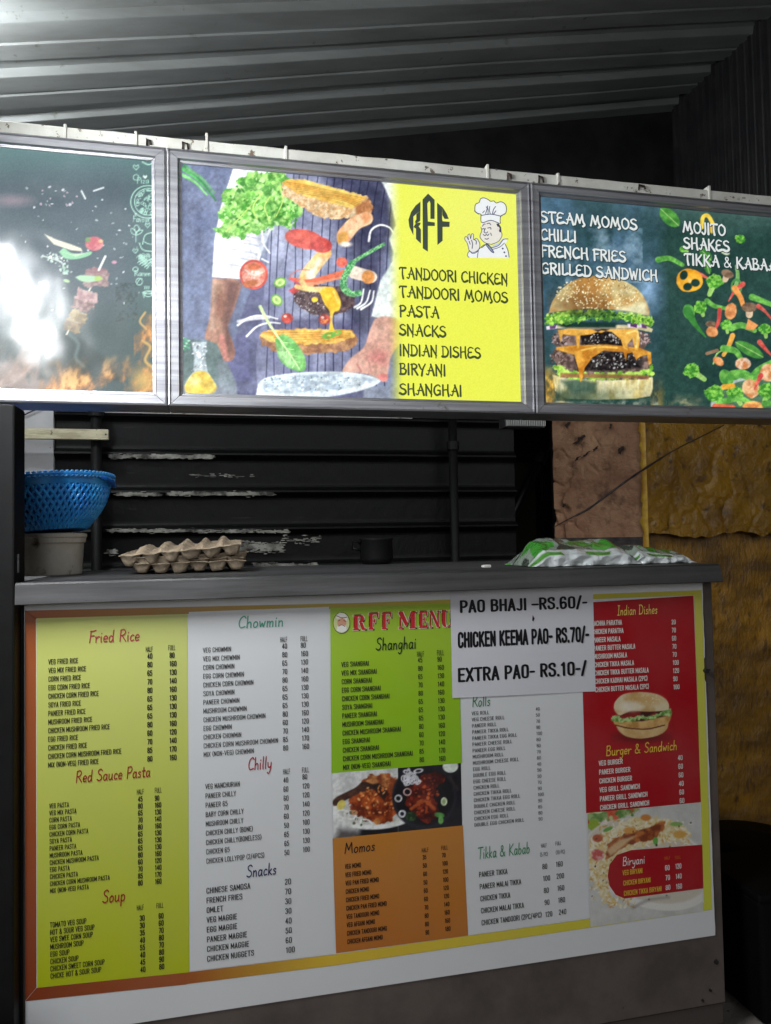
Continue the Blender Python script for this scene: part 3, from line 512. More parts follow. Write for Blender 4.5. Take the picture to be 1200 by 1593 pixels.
    A.ell(1130, 588, 10, 14, (78, 142, 70), rot=-.5, col2=(120, 184, 90), tex=(8, 2, .3, .7)); bean([(1140, 584), (1156, 582), (1176, 592)], 16); bean([(1166, 600), (1180, 578), (1204, 564)], 16); cube(1196, 580, 14, 14, .2, (240, 206, 170)); broc(1112, 612, 15, 6, 16); broc(1144, 612, 13, 8, 16); cube(1168, 604, 13, 15, -.4, (238, 196, 150)); chili([(1184, 584), (1178, 596), (1174, 606)], 8); broc(1194, 608, 14, -4, 16); A.line([(1126, 602), (1140, 600)], 8, (236, 176, 70)); bean([(1120, 626), (1150, 620), (1170, 628)], 10); A.line([(1112, 632), (1140, 634)], 8, (226, 110, 84)); cube(1172, 632, 16, 8, 0, (240, 190, 110)); bean([(1190, 628), (1210, 626)], 10)
    m = A.sel(1040, 1110, 606, 640); A.blend(m, np.exp(-(((A.X[m]-1066)/20)**2+((A.Y[m]-626)/8)**2))*np.clip(A.nz(m, 9, 3)*1.5-.3, 0, 1), (206, 186, 140))

    photo_grain(A, .8)
def paint_left(A):
    ix = np.arange(len(A.P)); n = A.nz(ix, 60, 3, 3)[:, None]
    A.C[:] = np.array([84, 98, 106])*(1-n)+np.array([100, 114, 122])*n
    t = np.clip((290-A.Y)/60, 0, 1)[:, None]; A.C = A.C*(1-.5*t)+np.array([120, 168, 162])*.5*t
    t = np.clip((A.X-190)/50, 0, 1)[:, None]; A.C = A.C*(1-.45*t)+np.array([78, 122, 112])*.45*t
    t = np.clip((A.Y-430)/90, 0, 1)[:, None]; A.C = A.C*(1-.6*t)+np.array([66, 84, 80])*.6*t
    A.specks(60, (10, 220, 280, 500), (.8, 2.4), [(190, 200, 204), (226, 230, 232), (160, 176, 176)], 31); A.line([(127, 297), (133, 309)], 2.6, (226, 232, 234)); A.line([(146, 297), (161, 292)], 2.6, (220, 228, 230)); A.specks(14, (60, 120, 290, 320), (1, 2.6), [(206, 208, 216), (200, 180, 190)], 4)
    A.ell(20, 312, 26, 8, (190, 160, 170), soft=12, op=.5)
    # smoke and flames
    m = A.sel(-60, 130, 520, 610); g = A.nz(m, 24, 5, 5, ay=.7); A.blend(m, np.clip((A.Y[m]-520)/50, 0, 1)*np.clip((g-.38)*3, 0, .8), (170, 150, 142))
    A.poly([(66, 545), (92, 514), (130, 530), (168, 560), (190, 592), (120, 600), (60, 590)], (58, 72, 70), soft=8, op=.85); A.line([(108, 520), (122, 535), (118, 556), (130, 570)], 5, (130, 150, 150), soft=5, op=.6)
    m = A.sel(36, 242, 480, 612); g = A.nz(m, 22, 9, 5, ay=.62, rot=.3); edge = np.where(A.X[m] > 208, 470, np.where(A.X[m] < 70, 560, 556-(A.X[m]-70)*.05))
    f = np.clip((A.Y[m]-edge)/46, 0, 1); A.blend(m, f*np.clip((g-.4)*4, 0, .95), (178, 122, 78)); A.blend(m, f*np.clip((g-.54)*6, 0, .9), (226, 164, 96)); A.blend(m, f*np.clip((g-.64)*8, 0, .8), (236, 206, 140))
    m = A.sel(200, 242, 560, 612); A.blend(m, np.exp(-(((A.X[m]-222)/16)**2+((A.Y[m]-592)/18)**2))*.9, (206, 172, 100))
    A.line([(226, 486), (218, 500), (228, 512)], 3, (206, 170, 110), soft=2); A.line([(222, 530), (234, 540), (226, 560), (238, 572)], 4, (206, 170, 100), soft=3)
    # avocado slices, tomato, herbs
    A.poly([(69, 364), (86, 372), (110, 380), (126, 386), (129, 391), (110, 389), (84, 380)], (232, 228, 206), soft=1.5); A.poly([(92, 392), (100, 386), (110, 393), (126, 395), (142, 391), (140, 397), (120, 403), (102, 402)], (150, 206, 166), soft=1.5, smooth=True); A.poly([(98, 392), (112, 396), (136, 393), (118, 399)], (206, 226, 196), soft=2)
    A.ell(147, 379, 14, 11, (198, 112, 122), col2=(222, 150, 152), tex=(8, 3, .3, .7)); A.ell(137, 373, 4, 4, (130, 160, 110), soft=2); A.ell(157, 375, 3.5, 2.5, (236, 196, 150), soft=1.5)
    A.line([(66, 398), (80, 402), (96, 408), (100, 420)], 2, (196, 212, 204)); A.bits(26, (86, 402, 22, 7, .3), (1, 3), [(196, 214, 206), (226, 234, 228)], 8); A.bits(18, (100, 418, 8, 8, 0), (1, 3), [(196, 220, 206), (150, 190, 170)], 9); A.ell(69, 441, 6, 4, (206, 206, 110)); A.ell(104, 437, 5, 2.5, (170, 206, 150), rot=.3); A.ell(178, 408, 4, 2.5, (206, 160, 176))
    # skewers
    def skewer(p, cubes):
        A.line(p, 2.6, (222, 220, 206))
        for cx, cy, a, b, rt, c, c2 in cubes:
            h, v = np.array([math.cos(rt), math.sin(rt)]), np.array([-math.sin(rt), math.cos(rt)]); C = np.array([cx, cy])
            A.poly([C-a*h-b*v, C+a*h-b*v, C+a*1.05*h+b*v, C-a*h+b*v], c, soft=2, rough=5, rsc=7, col2=c2, tex=(6, int(cx), .32, .68))
            A.line([C-a*.8*h-b*.75*v, C+a*.8*h-b*.75*v], 2, (206, 196, 186), soft=2, op=.5)
    skewer([(164, 399), (140, 450), (104, 520)], [(113, 506, 13, 9, .3, (150, 132, 100), (112, 96, 74)), (121, 492, 13, 9, .3, (186, 170, 130), (140, 124, 96)), (130, 474, 15, 9, .3, (178, 152, 146), (130, 104, 104)), (135, 460, 17, 8, .25, (170, 138, 140), (206, 178, 176)), (150, 432, 19, 14, .1, (182, 160, 156), (146, 122, 124))])
    A.ell(150, 421, 15, 5, (150, 112, 120), soft=3, op=.7); A.poly([(117, 431), (128, 428), (150, 430), (160, 434), (140, 439), (126, 437)], (176, 214, 180), soft=1.5, smooth=True); A.ell(153, 433, 6, 4, (176, 206, 120), soft=2); A.line([(164, 399), (154, 420)], 3.4, (240, 242, 240))
    skewer([(4, 424), (30, 470), (74, 556)], [(66, 536, 14, 9, .5, (160, 132, 96), (120, 98, 74)), (54, 518, 14, 11, .5, (196, 176, 150), (150, 130, 110)), (40, 492, 16, 11, .45, (176, 160, 150), (136, 122, 116)), (24, 472, 16, 9, .35, (176, 158, 130), (138, 122, 100)), (22, 456, 20, 11, .15, (176, 158, 146), (140, 124, 112))])
    A.line([(4, 424), (14, 445)], 3, (230, 232, 230))
    A.poly([(36, 540), (66, 540), (60, 566), (20, 600), (-20, 612), (20, 570)], (176, 156, 146), soft=6, op=.55, col2=(220, 200, 190), tex=(12, 3, .4, .7))
    m = A.sel(180, 215, 440, 500); A.blend(m, np.clip((A.nz(m, 4, 3)-.5)*3, 0, .5), (52, 66, 62))
    # chalk doodles along the right edge
    ck = (178, 222, 206)
    def words(t, x, y, h, wx):
        st, adv = 0, 0
        for ch in t:
            g = SCRIPT[ch]
            for s in g[:-1]:
                q = [float(v) for v in s.lstrip('!').split()]; A.line([(x+(adv+q[i])*wx/100, y-q[i+1]*h/100) for i in range(0, len(q), 2)], 1.1, ck, op=.85)
            adv += g[-1]+6
    def heart(x, y, r, fill=False):
        P = [(x, y+r), (x-r, y-r*.1), (x-r*.7, y-r*.8), (x, y-r*.25), (x+r*.7, y-r*.8), (x+r, y-r*.1)]
        A.poly(P, (226, 240, 236), soft=1.2) if fill else A.line(P+[P[0]], 1.2, ck, smooth=False)
    heart(212, 260, 4.5); heart(226, 275, 3.5, True); A.ell(212, 276, 5, 5, ck, ring=1.2); A.line([(222, 252), (232, 256), (244, 250)], 2, ck); words('Piza', 213, 285, 9, 9)
    A.ell(230, 314, 27, 26, ck, ring=1.6); A.ell(231, 314, 22, 21.5, ck, ring=1.3)
    R = random.Random(5)
    for k in range(46):
        t, q = R.uniform(0, 6.28), 19*math.sqrt(R.random()); x, y = 231+q*math.cos(t), 314+q*math.sin(t); A.ell(x, y, R.uniform(1.5, 4), R.uniform(1.2, 3), ck, ring=1.0, rot=t)
    words('Favour', 206, 345, 9, 8); heart(230, 350, 4); A.line([(212, 376), (212, 362)], 1.3, ck)
    for q in ([(212, 366), (205, 362), (205, 355), (211, 360), (212, 366)], [(212, 366), (219, 363), (222, 358), (214, 360), (212, 366)], [(212, 362), (209, 354), (213, 350), (217, 356), (212, 362)]): A.line(q, 1.2, ck)
    A.line([(217, 378), (222, 388), (234, 391), (246, 390)], 1.5, ck); A.line([(222, 380), (226, 366), (236, 362), (246, 362)], 1.5, ck); A.line([(224, 376), (234, 380), (246, 378)], 1.3, ck); heart(211, 390, 4)
    for k in range(40):
        t, q = R.uniform(0, 6.28), 12*math.sqrt(R.random()); x, y = 227+q*1.1*math.cos(t), 406+q*.9*math.sin(t); A.line([(x-3, y), (x, y-3), (x+3, y), (x, y+2)], 1, ck, op=.9)
    A.ell(211, 419, 4.5, 4, ck, ring=1.2); words('Ramen', 209, 429, 8, 8); A.ell(217, 438, 5.5, 6, ck, ring=1.2); A.line([(213, 441), (218, 434), (221, 434)], 1.2, ck)
    for k in range(3): A.line([(225+k*3, 450), (226+k*3, 447), (225+k*3, 445)], 1.1, ck)
    A.ell(231, 455, 9, 3, ck, ring=1.3); A.ell(231, 458, 7, 4, ck, ring=1.2); A.line([(223, 455), (224, 463)], 1.3, ck)

def paint_chicken(A):
    dark = A.X > 619+(A.Y-1195)*.02
    ix = np.arange(len(A.P)); n = A.nz(ix, 22, 4, 4)[:, None]
    A.C[:] = np.where(dark[:, None], np.array([28, 28, 36])+n*14, np.array([206, 208, 206])+(n-.5)*40)
    A.poly([(528, 1290), (550, 1292), (590, 1306), (520, 1312)], (96, 92, 92), soft=10); A.poly([(560, 1290), (622, 1275), (622, 1300), (560, 1306)], (30, 30, 36), soft=8)
    A.ell(590, 1256, 72, 34, (232, 234, 230), rot=-.1, soft=2); A.ell(590, 1254, 66, 29, (206, 206, 200), rot=-.1, soft=4)
    A.poly([(540, 1250), (556, 1222), (580, 1206), (619, 1212), (620, 1262), (608, 1278), (580, 1280), (556, 1266)], (186, 92, 44), soft=2, rough=6, rsc=9, smooth=True, col2=(112, 44, 22), tex=(11, 3, .32, .66, dict(octv=4)))
    A.poly([(552, 1228), (572, 1208), (596, 1206), (619, 1214), (620, 1232), (590, 1226), (566, 1236)], (206, 146, 92), soft=3, rough=6, col2=(132, 66, 34), tex=(8, 8, .35, .65), op=.9); A.poly([(516, 1250), (524, 1240), (552, 1226), (566, 1216), (584, 1224), (560, 1234), (536, 1246), (522, 1254)], (58, 40, 36), soft=2, smooth=True, col2=(96, 62, 48), tex=(6, 3, .3, .7)); A.poly([(570, 1222), (590, 1218), (604, 1232), (598, 1246), (584, 1230)], (52, 36, 32), soft=3)
    A.bits(70, (588, 1246, 30, 24, 0), (1, 3), [(226, 140, 76), (90, 32, 16), (206, 112, 56), (236, 176, 120)], 6, soft=1.6)
    for cx, cy in ((545, 1268), (570, 1281), (534, 1266)): A.ell(cx, cy, 11, 7, (240, 240, 236), ring=2.4, rot=.3)
    A.ell(531, 1252, 6, 8, (222, 206, 110), rot=.5); A.ell(551, 1264, 6, 4, (206, 150, 110)); A.ell(587, 1278, 5, 5, (206, 140, 80)); A.specks(14, (535, 575, 1260, 1285), (1, 2), [(66, 96, 50), (120, 110, 80)], 3)
    A.ell(660, 1240, 50, 50, (44, 46, 56), soft=3); A.ell(660, 1238, 46, 46, (30, 28, 34), soft=3)
    A.poly([(630, 1246), (640, 1222), (660, 1206), (684, 1200), (690, 1214), (674, 1232), (682, 1262), (668, 1280), (650, 1270), (634, 1258)], (126, 46, 34), soft=2, rough=6, rsc=9, smooth=True, col2=(66, 22, 20), tex=(9, 4, .35, .65, dict(octv=4)))
    A.bits(70, (660, 1240, 22, 32, .3), (1, 3.2), [(176, 84, 50), (206, 112, 66), (84, 26, 20), (150, 60, 40)], 4, soft=1.6); A.line([(640, 1258), (660, 1246), (676, 1258)], 5, (190, 96, 54), soft=3)
    for k in range(16): R = random.Random(k); A.ell(R.uniform(628, 652), R.uniform(1199, 1218), R.uniform(5, 9), R.uniform(3, 6), (226, 226, 232), ring=1.6, rot=R.uniform(0, 3))
    A.ell(634, 1232, 6.5, 6, (226, 190, 184), ring=1.8); A.ell(620, 1242, 6, 6, (206, 206, 206), ring=2.5); A.ell(626, 1266, 6, 6, (222, 222, 226)); A.ell(626, 1266, 3, 3, (40, 40, 60)); A.ell(691, 1247, 5, 6.5, (210, 220, 190)); A.ell(691, 1247, 2.5, 4, (150, 170, 120), soft=2)
    A.ell(684, 1268, 8, 4, (92, 150, 80), rot=.2); A.ell(686, 1276, 4, 6, (110, 166, 92)); A.ell(640, 1270, 9, 7, (40, 60, 40), soft=3, col2=(76, 110, 66), tex=(4, 3, .4, .7)); A.ell(701, 1192, 12, 10, (216, 224, 214)); A.line([(700, 1208), (712, 1228)], 4, (72, 56, 50), soft=3, op=.7)

    photo_grain(A, .8)
def paint_burger(A):
    A.ell(998, 1146, 34, 8, (80, 10, 16), soft=12, op=.8)
    A.poly([(958, 1128), (975, 1132), (1005, 1134), (1035, 1128), (1040, 1120), (1038, 1134), (1024, 1144), (998, 1149), (976, 1146), (964, 1138)], (228, 196, 140), soft=1.4, smooth=True, col2=(206, 166, 104), tex=(14, 3, .3, .7))
    A.poly([(953, 1119), (970, 1118), (1010, 1120), (1042, 1108), (1044, 1116), (1036, 1128), (1005, 1134), (975, 1132), (958, 1128)], (226, 184, 118), soft=1.4, smooth=True, col2=(190, 140, 74), tex=(10, 5, .3, .7)); A.line([(958, 1128), (980, 1133), (1008, 1134), (1034, 1128)], 1.8, (96, 40, 26))
    A.poly([(962, 1108), (1034, 1100), (1036, 1114), (1000, 1122), (966, 1122)], (72, 30, 28), soft=1.5, col2=(150, 40, 36), tex=(8, 3, .4, .65))
    A.poly([(949, 1117), (956, 1112), (966, 1116), (980, 1117), (995, 1114), (1010, 1114), (1030, 1108), (1044, 1101), (1045, 1112), (1026, 1116), (1012, 1120), (996, 1118), (980, 1124), (964, 1122), (952, 1122)], (96, 146, 58), soft=1.3, rough=4, rsc=5, col2=(196, 222, 150), tex=(4, 5, .35, .65))
    A.poly([(955, 1101), (957, 1092), (968, 1081), (985, 1077), (1005, 1077), (1025, 1081), (1038, 1090), (1041, 1101), (1036, 1105), (1010, 1107), (984, 1106), (972, 1110), (964, 1113), (958, 1108)], (232, 214, 176), soft=1.4, smooth=True, col2=(206, 166, 106), tex=(24, 9, .42, .66))
    A.ell(1004, 1088, 24, 8, (212, 166, 96), soft=9, op=.7); A.ell(982, 1099, 16, 8, (246, 238, 220), soft=7, op=.8); A.specks(30, (985, 1030, 1080, 1096), (.5, .9), [(246, 232, 200)], 6)

def paint_biryani(A):
    ix = np.arange(len(A.P)); n = A.nz(ix, 20, 4, 4)[:, None]; A.C[:] = np.array([206, 206, 202])+(n-.5)*34
    A.poly([(908, 1262), (990, 1250), (996, 1262), (960, 1276), (908, 1290)], (170, 190, 130), soft=2, rough=4, col2=(96, 140, 66), tex=(9, 3, .35, .65)); A.poly([(944, 1262), (960, 1258), (964, 1280), (950, 1284)], (206, 84, 54), soft=2, col2=(232, 130, 96), tex=(7, 3, .3, .7)); A.ell(925, 1284, 10, 9, (150, 176, 60), soft=2); A.ell(940, 1283, 6, 6, (226, 206, 206), soft=1.5); A.ell(930, 1262, 8, 4, (206, 222, 170)); A.specks(24, (912, 990, 1256, 1285), (1.5, 4), [(84, 130, 60), (196, 214, 150), (226, 196, 176), (200, 96, 70)], 9)
    A.ell(1010, 1345, 106, 66, (232, 230, 224), soft=2, rot=.35); A.ell(1008, 1340, 99, 60, (214, 206, 190), soft=3, rot=.35)
    A.poly([(914, 1335), (920, 1302), (950, 1288), (985, 1270), (1020, 1272), (1050, 1276), (1078, 1296), (1070, 1308), (1010, 1316), (960, 1330), (944, 1356), (950, 1400), (980, 1412), (940, 1404), (922, 1372)], (226, 206, 150), soft=2, rough=6, rsc=7, col2=(240, 230, 200), tex=(5, 5, .35, .65))
    R = random.Random(2)
    for k in range(330):
        t = R.random(); cx, cy = (R.uniform(918, 950), R.uniform(1300, 1400)) if t < .4 else (R.uniform(930, 1075), R.uniform(1276, 1316)) if t < .85 else (R.uniform(945, 990), R.uniform(1392, 1412))
        A.ell(cx, cy, R.uniform(2, 3.6), R.uniform(.7, 1.2), R.choice([(244, 236, 212), (232, 204, 130), (206, 160, 84), (246, 242, 228), (222, 182, 96)]), rot=R.uniform(0, 3.1), soft=1)
    A.poly([(944, 1322), (952, 1306), (985, 1294), (1015, 1284), (1034, 1276), (1032, 1292), (1012, 1308), (985, 1312), (960, 1324), (944, 1338)], (196, 118, 62), soft=2, smooth=True, rough=3, col2=(132, 62, 34), tex=(8, 3, .35, .65)); A.poly([(944, 1322), (965, 1306), (990, 1300), (975, 1312), (950, 1332)], (232, 206, 160), soft=4, op=.8)
    A.ell(930, 1330, 10, 9, (206, 96, 90), soft=2, col2=(232, 190, 190), tex=(5, 3, .35, .65)); A.ell(930, 1304, 8, 6, (190, 96, 66), soft=2); A.ell(1005, 1272, 8, 5, (214, 140, 70), soft=2); A.ell(980, 1292, 10, 5, (222, 160, 80), soft=2); A.ell(1058, 1298, 10, 6, (222, 170, 86), soft=2); A.ell(946, 1290, 8, 3, (110, 170, 80), rot=-.4); A.ell(1020, 1308, 4, 6, (110, 176, 80)); A.ell(1052, 1282, 10, 3.5, (140, 180, 100)); A.specks(26, (918, 1060, 1280, 1400), (.8, 2), [(52, 40, 36), (90, 60, 40)], 7)
    A.ell(1075, 1280, 1.5, 1.5, (90, 90, 96)); A.line([(985, 1412), (1010, 1400), (1040, 1396)], 4, (150, 146, 144), soft=5, op=.7)
SCRIPT['v'] = ['6 50 20 2 38 50', 44]; SCRIPT['z'] = ['!6 48 38 48 6 2 40 4', 46]
# ================================================================== THE PLACE
ALU = material('brushed_aluminium', (186, 186, 190), .46, .85, c2=(136, 136, 142), scale=3, stretch=(1, 1, 30), contrast=(.3, .7), c3=(120, 116, 108), scale3=26, cut3=(.66, .74), bump=.0004, bscale=60, bstretch=(1, 1, 14), rough2=.5)
STEEL = material('scratched_steel', (118, 118, 120), .46, .95, c2=(84, 83, 82), scale=5, stretch=(.5, 1, 9), contrast=(.3, .75), rough2=.66, c3=(70, 66, 60), scale3=34, cut3=(.68, .76), stretch3=(.5, 1, 2), bump=.0004, bscale=26)
SHEET = material('galvanised_roof_sheet', (142, 146, 145), .40, .3, c2=(116, 119, 117), scale=3, stretch=(.6, 4, 4), contrast=(.3, .7), c3=(96, 98, 88), scale3=20, cut3=(.64, .72), bump=.0006, bscale=30)
BLACKP = material('black_gloss_paint', (13, 13, 15), .42, 0, c2=(26, 25, 25), scale=9, contrast=(.4, .7), c3=(70, 68, 64), scale3=46, cut3=(.69, .73), bump=.002, bscale=34, bstretch=(1, 1, .5))
DARK = material('soot_dark_metal', (22, 22, 25), .5, 0, c2=(34, 33, 34), scale=10, bump=.001, bscale=40)
SOOTP = material('soot_black_post', (7, 7, 8), .6, 0, spec=.25, c2=(13, 13, 14), scale=20)
WHITEP = material('chipped_white_paint', (224, 224, 216), .55, 0, c2=(196, 194, 184), scale=10, contrast=(.35, .7), c3=(112, 96, 80), scale3=42, cut3=(.60, .64), bump=.0012, bscale=60)
BODYP = material('brown_grey_counter_paint', (92, 82, 77), .55, 0, c2=(74, 66, 62), scale=6, c3=(60, 46, 40), scale3=40, cut3=(.68, .72), bump=.0006, bscale=40)
PRINT = print_material('printed_vinyl', .34, 0, .93, bump=.0008, spec=.45, fade=.08)
PAPER = print_material('white_notice_paper', .7, 0, .86, spec=.3)
INK = print_material('printed_ink', .5, 0, 1.0, spec=.3)
FACE = print_material('backlit_sign_film', .2, .95, .16, bump=.010, spec=.32)
FACEINK = print_material('backlit_sign_lettering', .3, .75, .3, spec=.5)

# ---------------------------------------------------------------- ground
g = MB(); N = 60
xs = np.linspace(-60, 60, 2); g.add([(-80, -80, 0), (80, -80, 0), (80, 80, 0), (-80, 80, 0)], [(0, 1, 2, 3)])
GROUND = material('dusty_concrete', (168, 160, 152), .9, 0, c2=(128, 120, 114), scale=3, c3=(60, 54, 50), scale3=18, cut3=(.64, .7), bump=.004, bscale=30)
tag(g.build('ground', GROUND), kind='structure')

# ---------------------------------------------------------------- corrugated roof over the stall (ribs run along x and climb to the right)
RISE = 0.189; A0 = at(0, 60, .35)
def roof_z(x): return A0[2]+RISE*(x-A0[0])
PITCHR, YR0 = .235, at(0, 123, 0)[1]
def rib_y(px, py):                                    # where the line of sight meets the roof
    d = AX.T @ np.array([(px-PW/2)/F_PX, (PH/2-py)/F_PX, 1.0]); t = (A0[2]-RISE*A0[0]-CAM[2]+RISE*CAM[0])/(d[2]-RISE*d[0]); return CAM+d*t
Y1 = rib_y(0, 123)[1]; Y2 = rib_y(180, 180)[1]; Y0_ = rib_y(0, 40)[1]; SP = (Y2-Y0_)/2
BACK_Y = 1.0
prof = []; y = Y1-9*SP
while y < BACK_Y+.3:                                  # one bay: flat pan, small stiffening groove, recessed channel
    b = y
    prof += [(b, 0), (b+.30*SP, 0), (b+.32*SP, .004), (b+.36*SP, .004), (b+.38*SP, 0), (b+.66*SP, 0), (b+.675*SP, .024), (b+.962*SP, .024), (b+.985*SP, .001)]
    y += SP
xs = np.linspace(-1.6, 2.4, 9); m = MB(); vs = []; fs = []
for yy, dz in prof:
    for x in xs: vs.append((x, yy, roof_z(x)+dz+.003*math.sin(3*x+yy*9)))
nx = len(xs)
for i in range(len(prof)-1):
    for j in range(nx-1): fs.append((i*nx+j, i*nx+j+1, (i+1)*nx+j+1, (i+1)*nx+j))
m.add(vs, fs)
roof = m.build('corrugated_roof', SHEET); tag(roof, 'grey corrugated metal roof with ribs climbing to the right above the stall', 'roof')
sol = roof.modifiers.new('thickness', 'SOLIDIFY'); sol.thickness = .0015; sol.offset = 1

# ---------------------------------------------------------------- dark walls behind and beside
def corrugated(mb, x0, x1, z0, z1, Y, pitch, depth, horizontal=True, nseg=8, jitter=0, soft=False):
    """profiled sheet standing in the plane y=Y, ribs horizontal or vertical"""
    span = (z1-z0) if horizontal else (x1-x0); nseg = 20 if soft else nseg; k = int(span/pitch*nseg)+1; vs, fs = [], []
    nl = 25
    for i in range(k+1):
        s = span*i/k; ph = (s/pitch) % 1; d = depth*(0 if ph < .62 else (ph-.62)/.1 if ph < .72 else 1 if ph < .86 else (1-ph)/.14) if not soft else depth*math.exp(-((ph-.78)/.10)**2)
        for j in range(nl):
            l = (x1-x0 if horizontal else z1-z0)*j/(nl-1); wv = jitter*math.sin(7*l+3*s)
            vs.append((x0+l, Y-d+wv, z0+s) if horizontal else (x0+s, Y-d+wv, z0+l))
    for i in range(k):
        for j in range(nl-1): a = i*nl+j; fs.append((a, a+1, a+nl+1, a+nl))
    mb.add(vs, fs)
WALLM = material('black_painted_sheet', (5, 5, 6), .5, 0, spec=.2, c2=(10, 10, 10), scale=8, contrast=(.4, .7), c3=(44, 43, 40), scale3=26, cut3=(.66, .74), stretch3=(.35, 1, 3.2), bump=.0025, bscale=30, bstretch=(1, 1, .6))
zl = at(400, 641, .95)[2]; x_l, x_r = at(84, 700, .95)[0], at(800, 700, .95)[0]
bw = thing('black_metal_wall', (.3, .95, .3), 'black painted corrugated sheet wall with white wear and painted highlight streaks behind the counter', 'wall')
m = MB(); corrugated(m, x_l-.004, x_r, .30, zl-.012, .95, .1315, .022, jitter=.003, soft=True); m.build('corrugated_sheet', WALLM, bw)
# worn paint and rib highlights coloured in as thin flakes laid on the sheet
R = random.Random(4); m = MB()
def flecks(px0, px1, py, dens, hpx, seed):
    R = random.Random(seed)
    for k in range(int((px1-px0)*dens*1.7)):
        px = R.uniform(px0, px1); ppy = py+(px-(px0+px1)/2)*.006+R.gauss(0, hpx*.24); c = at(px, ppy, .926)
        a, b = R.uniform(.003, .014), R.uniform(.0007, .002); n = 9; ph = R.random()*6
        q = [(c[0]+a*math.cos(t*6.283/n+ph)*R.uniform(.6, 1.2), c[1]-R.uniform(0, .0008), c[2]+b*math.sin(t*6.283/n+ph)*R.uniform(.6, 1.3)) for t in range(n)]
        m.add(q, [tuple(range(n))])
flecks(172, 332, 710, 2.3, 6, 1); flecks(182, 250, 769, 2.0, 5, 2); flecks(262, 425, 768, 1.8, 6, 3); flecks(170, 450, 826, .9, 6, 4)
flecks(350, 440, 851, 3.4, 15, 5); flecks(395, 495, 879, 1.6, 6, 6); flecks(440, 500, 840, .5, 16, 7); flecks(300, 400, 740, .2, 8, 8); flecks(165, 180, 858, 1.6, 8, 10)
FLECK = material('pale_wear_highlight', (160, 159, 150), .8, 0, c2=(50, 49, 46), scale=16, contrast=(.42, .62))
fo = m.build('wear_highlight_flecks', FLECK, bw); fo['kind'] = 'stuff'
m = MB(); p0, p1 = at(163, 640, .93), at(330, 644, .93)
m.box((at(86, 633, .93)[0], .915, p0[2]-.004), (at(143, 633, .93)[0], .935, p0[2]+.004)); m.box((at(164, 637, .93)[0], .915, p0[2]-.006), (at(640, 646, .93)[0], .935, p0[2]+.002)); bevel(m.build('white_edge_strip', WHITEP, bw), .001)

m = MB(); m.box((-1.6, BACK_Y+.01, zl+.02), (2.3, BACK_Y+.05, 3.2)); up = m.build('upper_black_wall', DARK); tag(up, 'plain black wall above the counter opening reaching up to the roof', 'wall')
m = MB(); corrugated(m, 0, 1.9, 1.95, 3.3, 0, .04, .012, horizontal=False, nseg=8); sw = m.build('ribbed_side_wall', DARK)
sw.rotation_euler = (0, 0, math.radians(-90)); sw.location = (at(1046, 195, BACK_Y)[0], BACK_Y, 0)
tag(sw, 'dark vertically ribbed metal wall under the right end of the roof', 'wall')
m = MB(); m.box((x_r-.6, 2.0, 0), (2.6, 2.05, 3.0)); dw = m.build('dark_rear_wall', DARK); tag(dw, 'nearly black rear wall seen through the gap beside the pillar', 'wall')
GREENISH = material('dull_green_board', (60, 64, 44), .6, 0, c2=(44, 48, 34), scale=5)
a, b = at(796, 720, 1.9), at(834, 882, 1.9); m = MB(); m.box((a[0], 1.88, .9), (b[0], 1.90, a[2])); m.box((a[0], 1.872, .9), (a[0]+.012, 1.879, a[2])); gb = bevel(m.build('green_board', GREENISH), .003)
tag(gb, 'dim olive board standing in the dark gap beside the pink pillar', 'board')

# poles in the kitchen
def pole(px, y0, Y, r, z0, z1, label, collar=None):
    c = at(px, y0, Y); o = thing('steel_pole', (c[0], Y, z0), label, 'pole')
    m = MB(); m.tube([(c[0], Y, z0), (c[0], Y, z1)], r, 16); m.build('tube', SOOTP, o, smooth=True)
    if collar:
        m = MB(); m.tube([(c[0], Y, collar), (c[0], Y, collar+.03)], r*1.45, 16); m.build('collar', SOOTP, o, smooth=False)
    return o
pole(150, 700, .88, .017, 0, at(150, 630, .88)[2]+.03, 'slim black pole behind the blue basket', at(150, 648, .88)[2])
pole(705, 700, .88, .016, 0, at(705, 630, .88)[2]+.05, 'slim black pole in front of the black wall near the middle', at(705, 700, .88)[2])
a, b = at(798, 800, 1.5), at(852, 690, 1.5); br = thing('diagonal_brace', a, 'black slanting brace pole beside the pink pillar', 'pole')
m = MB(); m.tube([a+(a-b)*1.2, b+(b-a)*.4], .022, 14); m.build('tube', BLACKP, br, smooth=True)
c = a+(b-a)*.72; m = MB(); m.tube([c, c+(b-a)*.14], .031, 14); m.build('clamp', BLACKP, br)
a, b = at(843, 727, 1.6), at(858, 778, 1.6); m = MB()
for k in range(4): m.box((a[0]+k*.011, 1.59, b[2]), (a[0]+.005+k*.011, 1.6, a[2]))
m.box((a[0]-.004, 1.6, b[2]-.004), (a[0]+.046, 1.612, a[2]+.004)); tag(m.build('slatted_grille', DARK), 'small dark slatted grille against the left edge of the pink pillar', 'grille')

# louvred vent under the sign
a, b = at(789, 646, .35), at(840, 663, .35); ve = thing('louvred_vent', (a[0], .35, b[2]), 'small white louvred vent peeping out under the middle signs', 'vent')
m = MB()
for k in range(22): x = a[0]+(b[0]-a[0]+.02)*k/22; m.box((x, .345, b[2]), (x+.0018, .40, a[2]+.04))
vm = material('dull_white_plastic', (150, 152, 148), .5)
m.build('louvres', vm, ve); m = MB(); m.box((a[0]-.002, .36, b[2]-.002), (b[0]+.02, .41, a[2]+.05)); m.build('casing', DARK, ve)

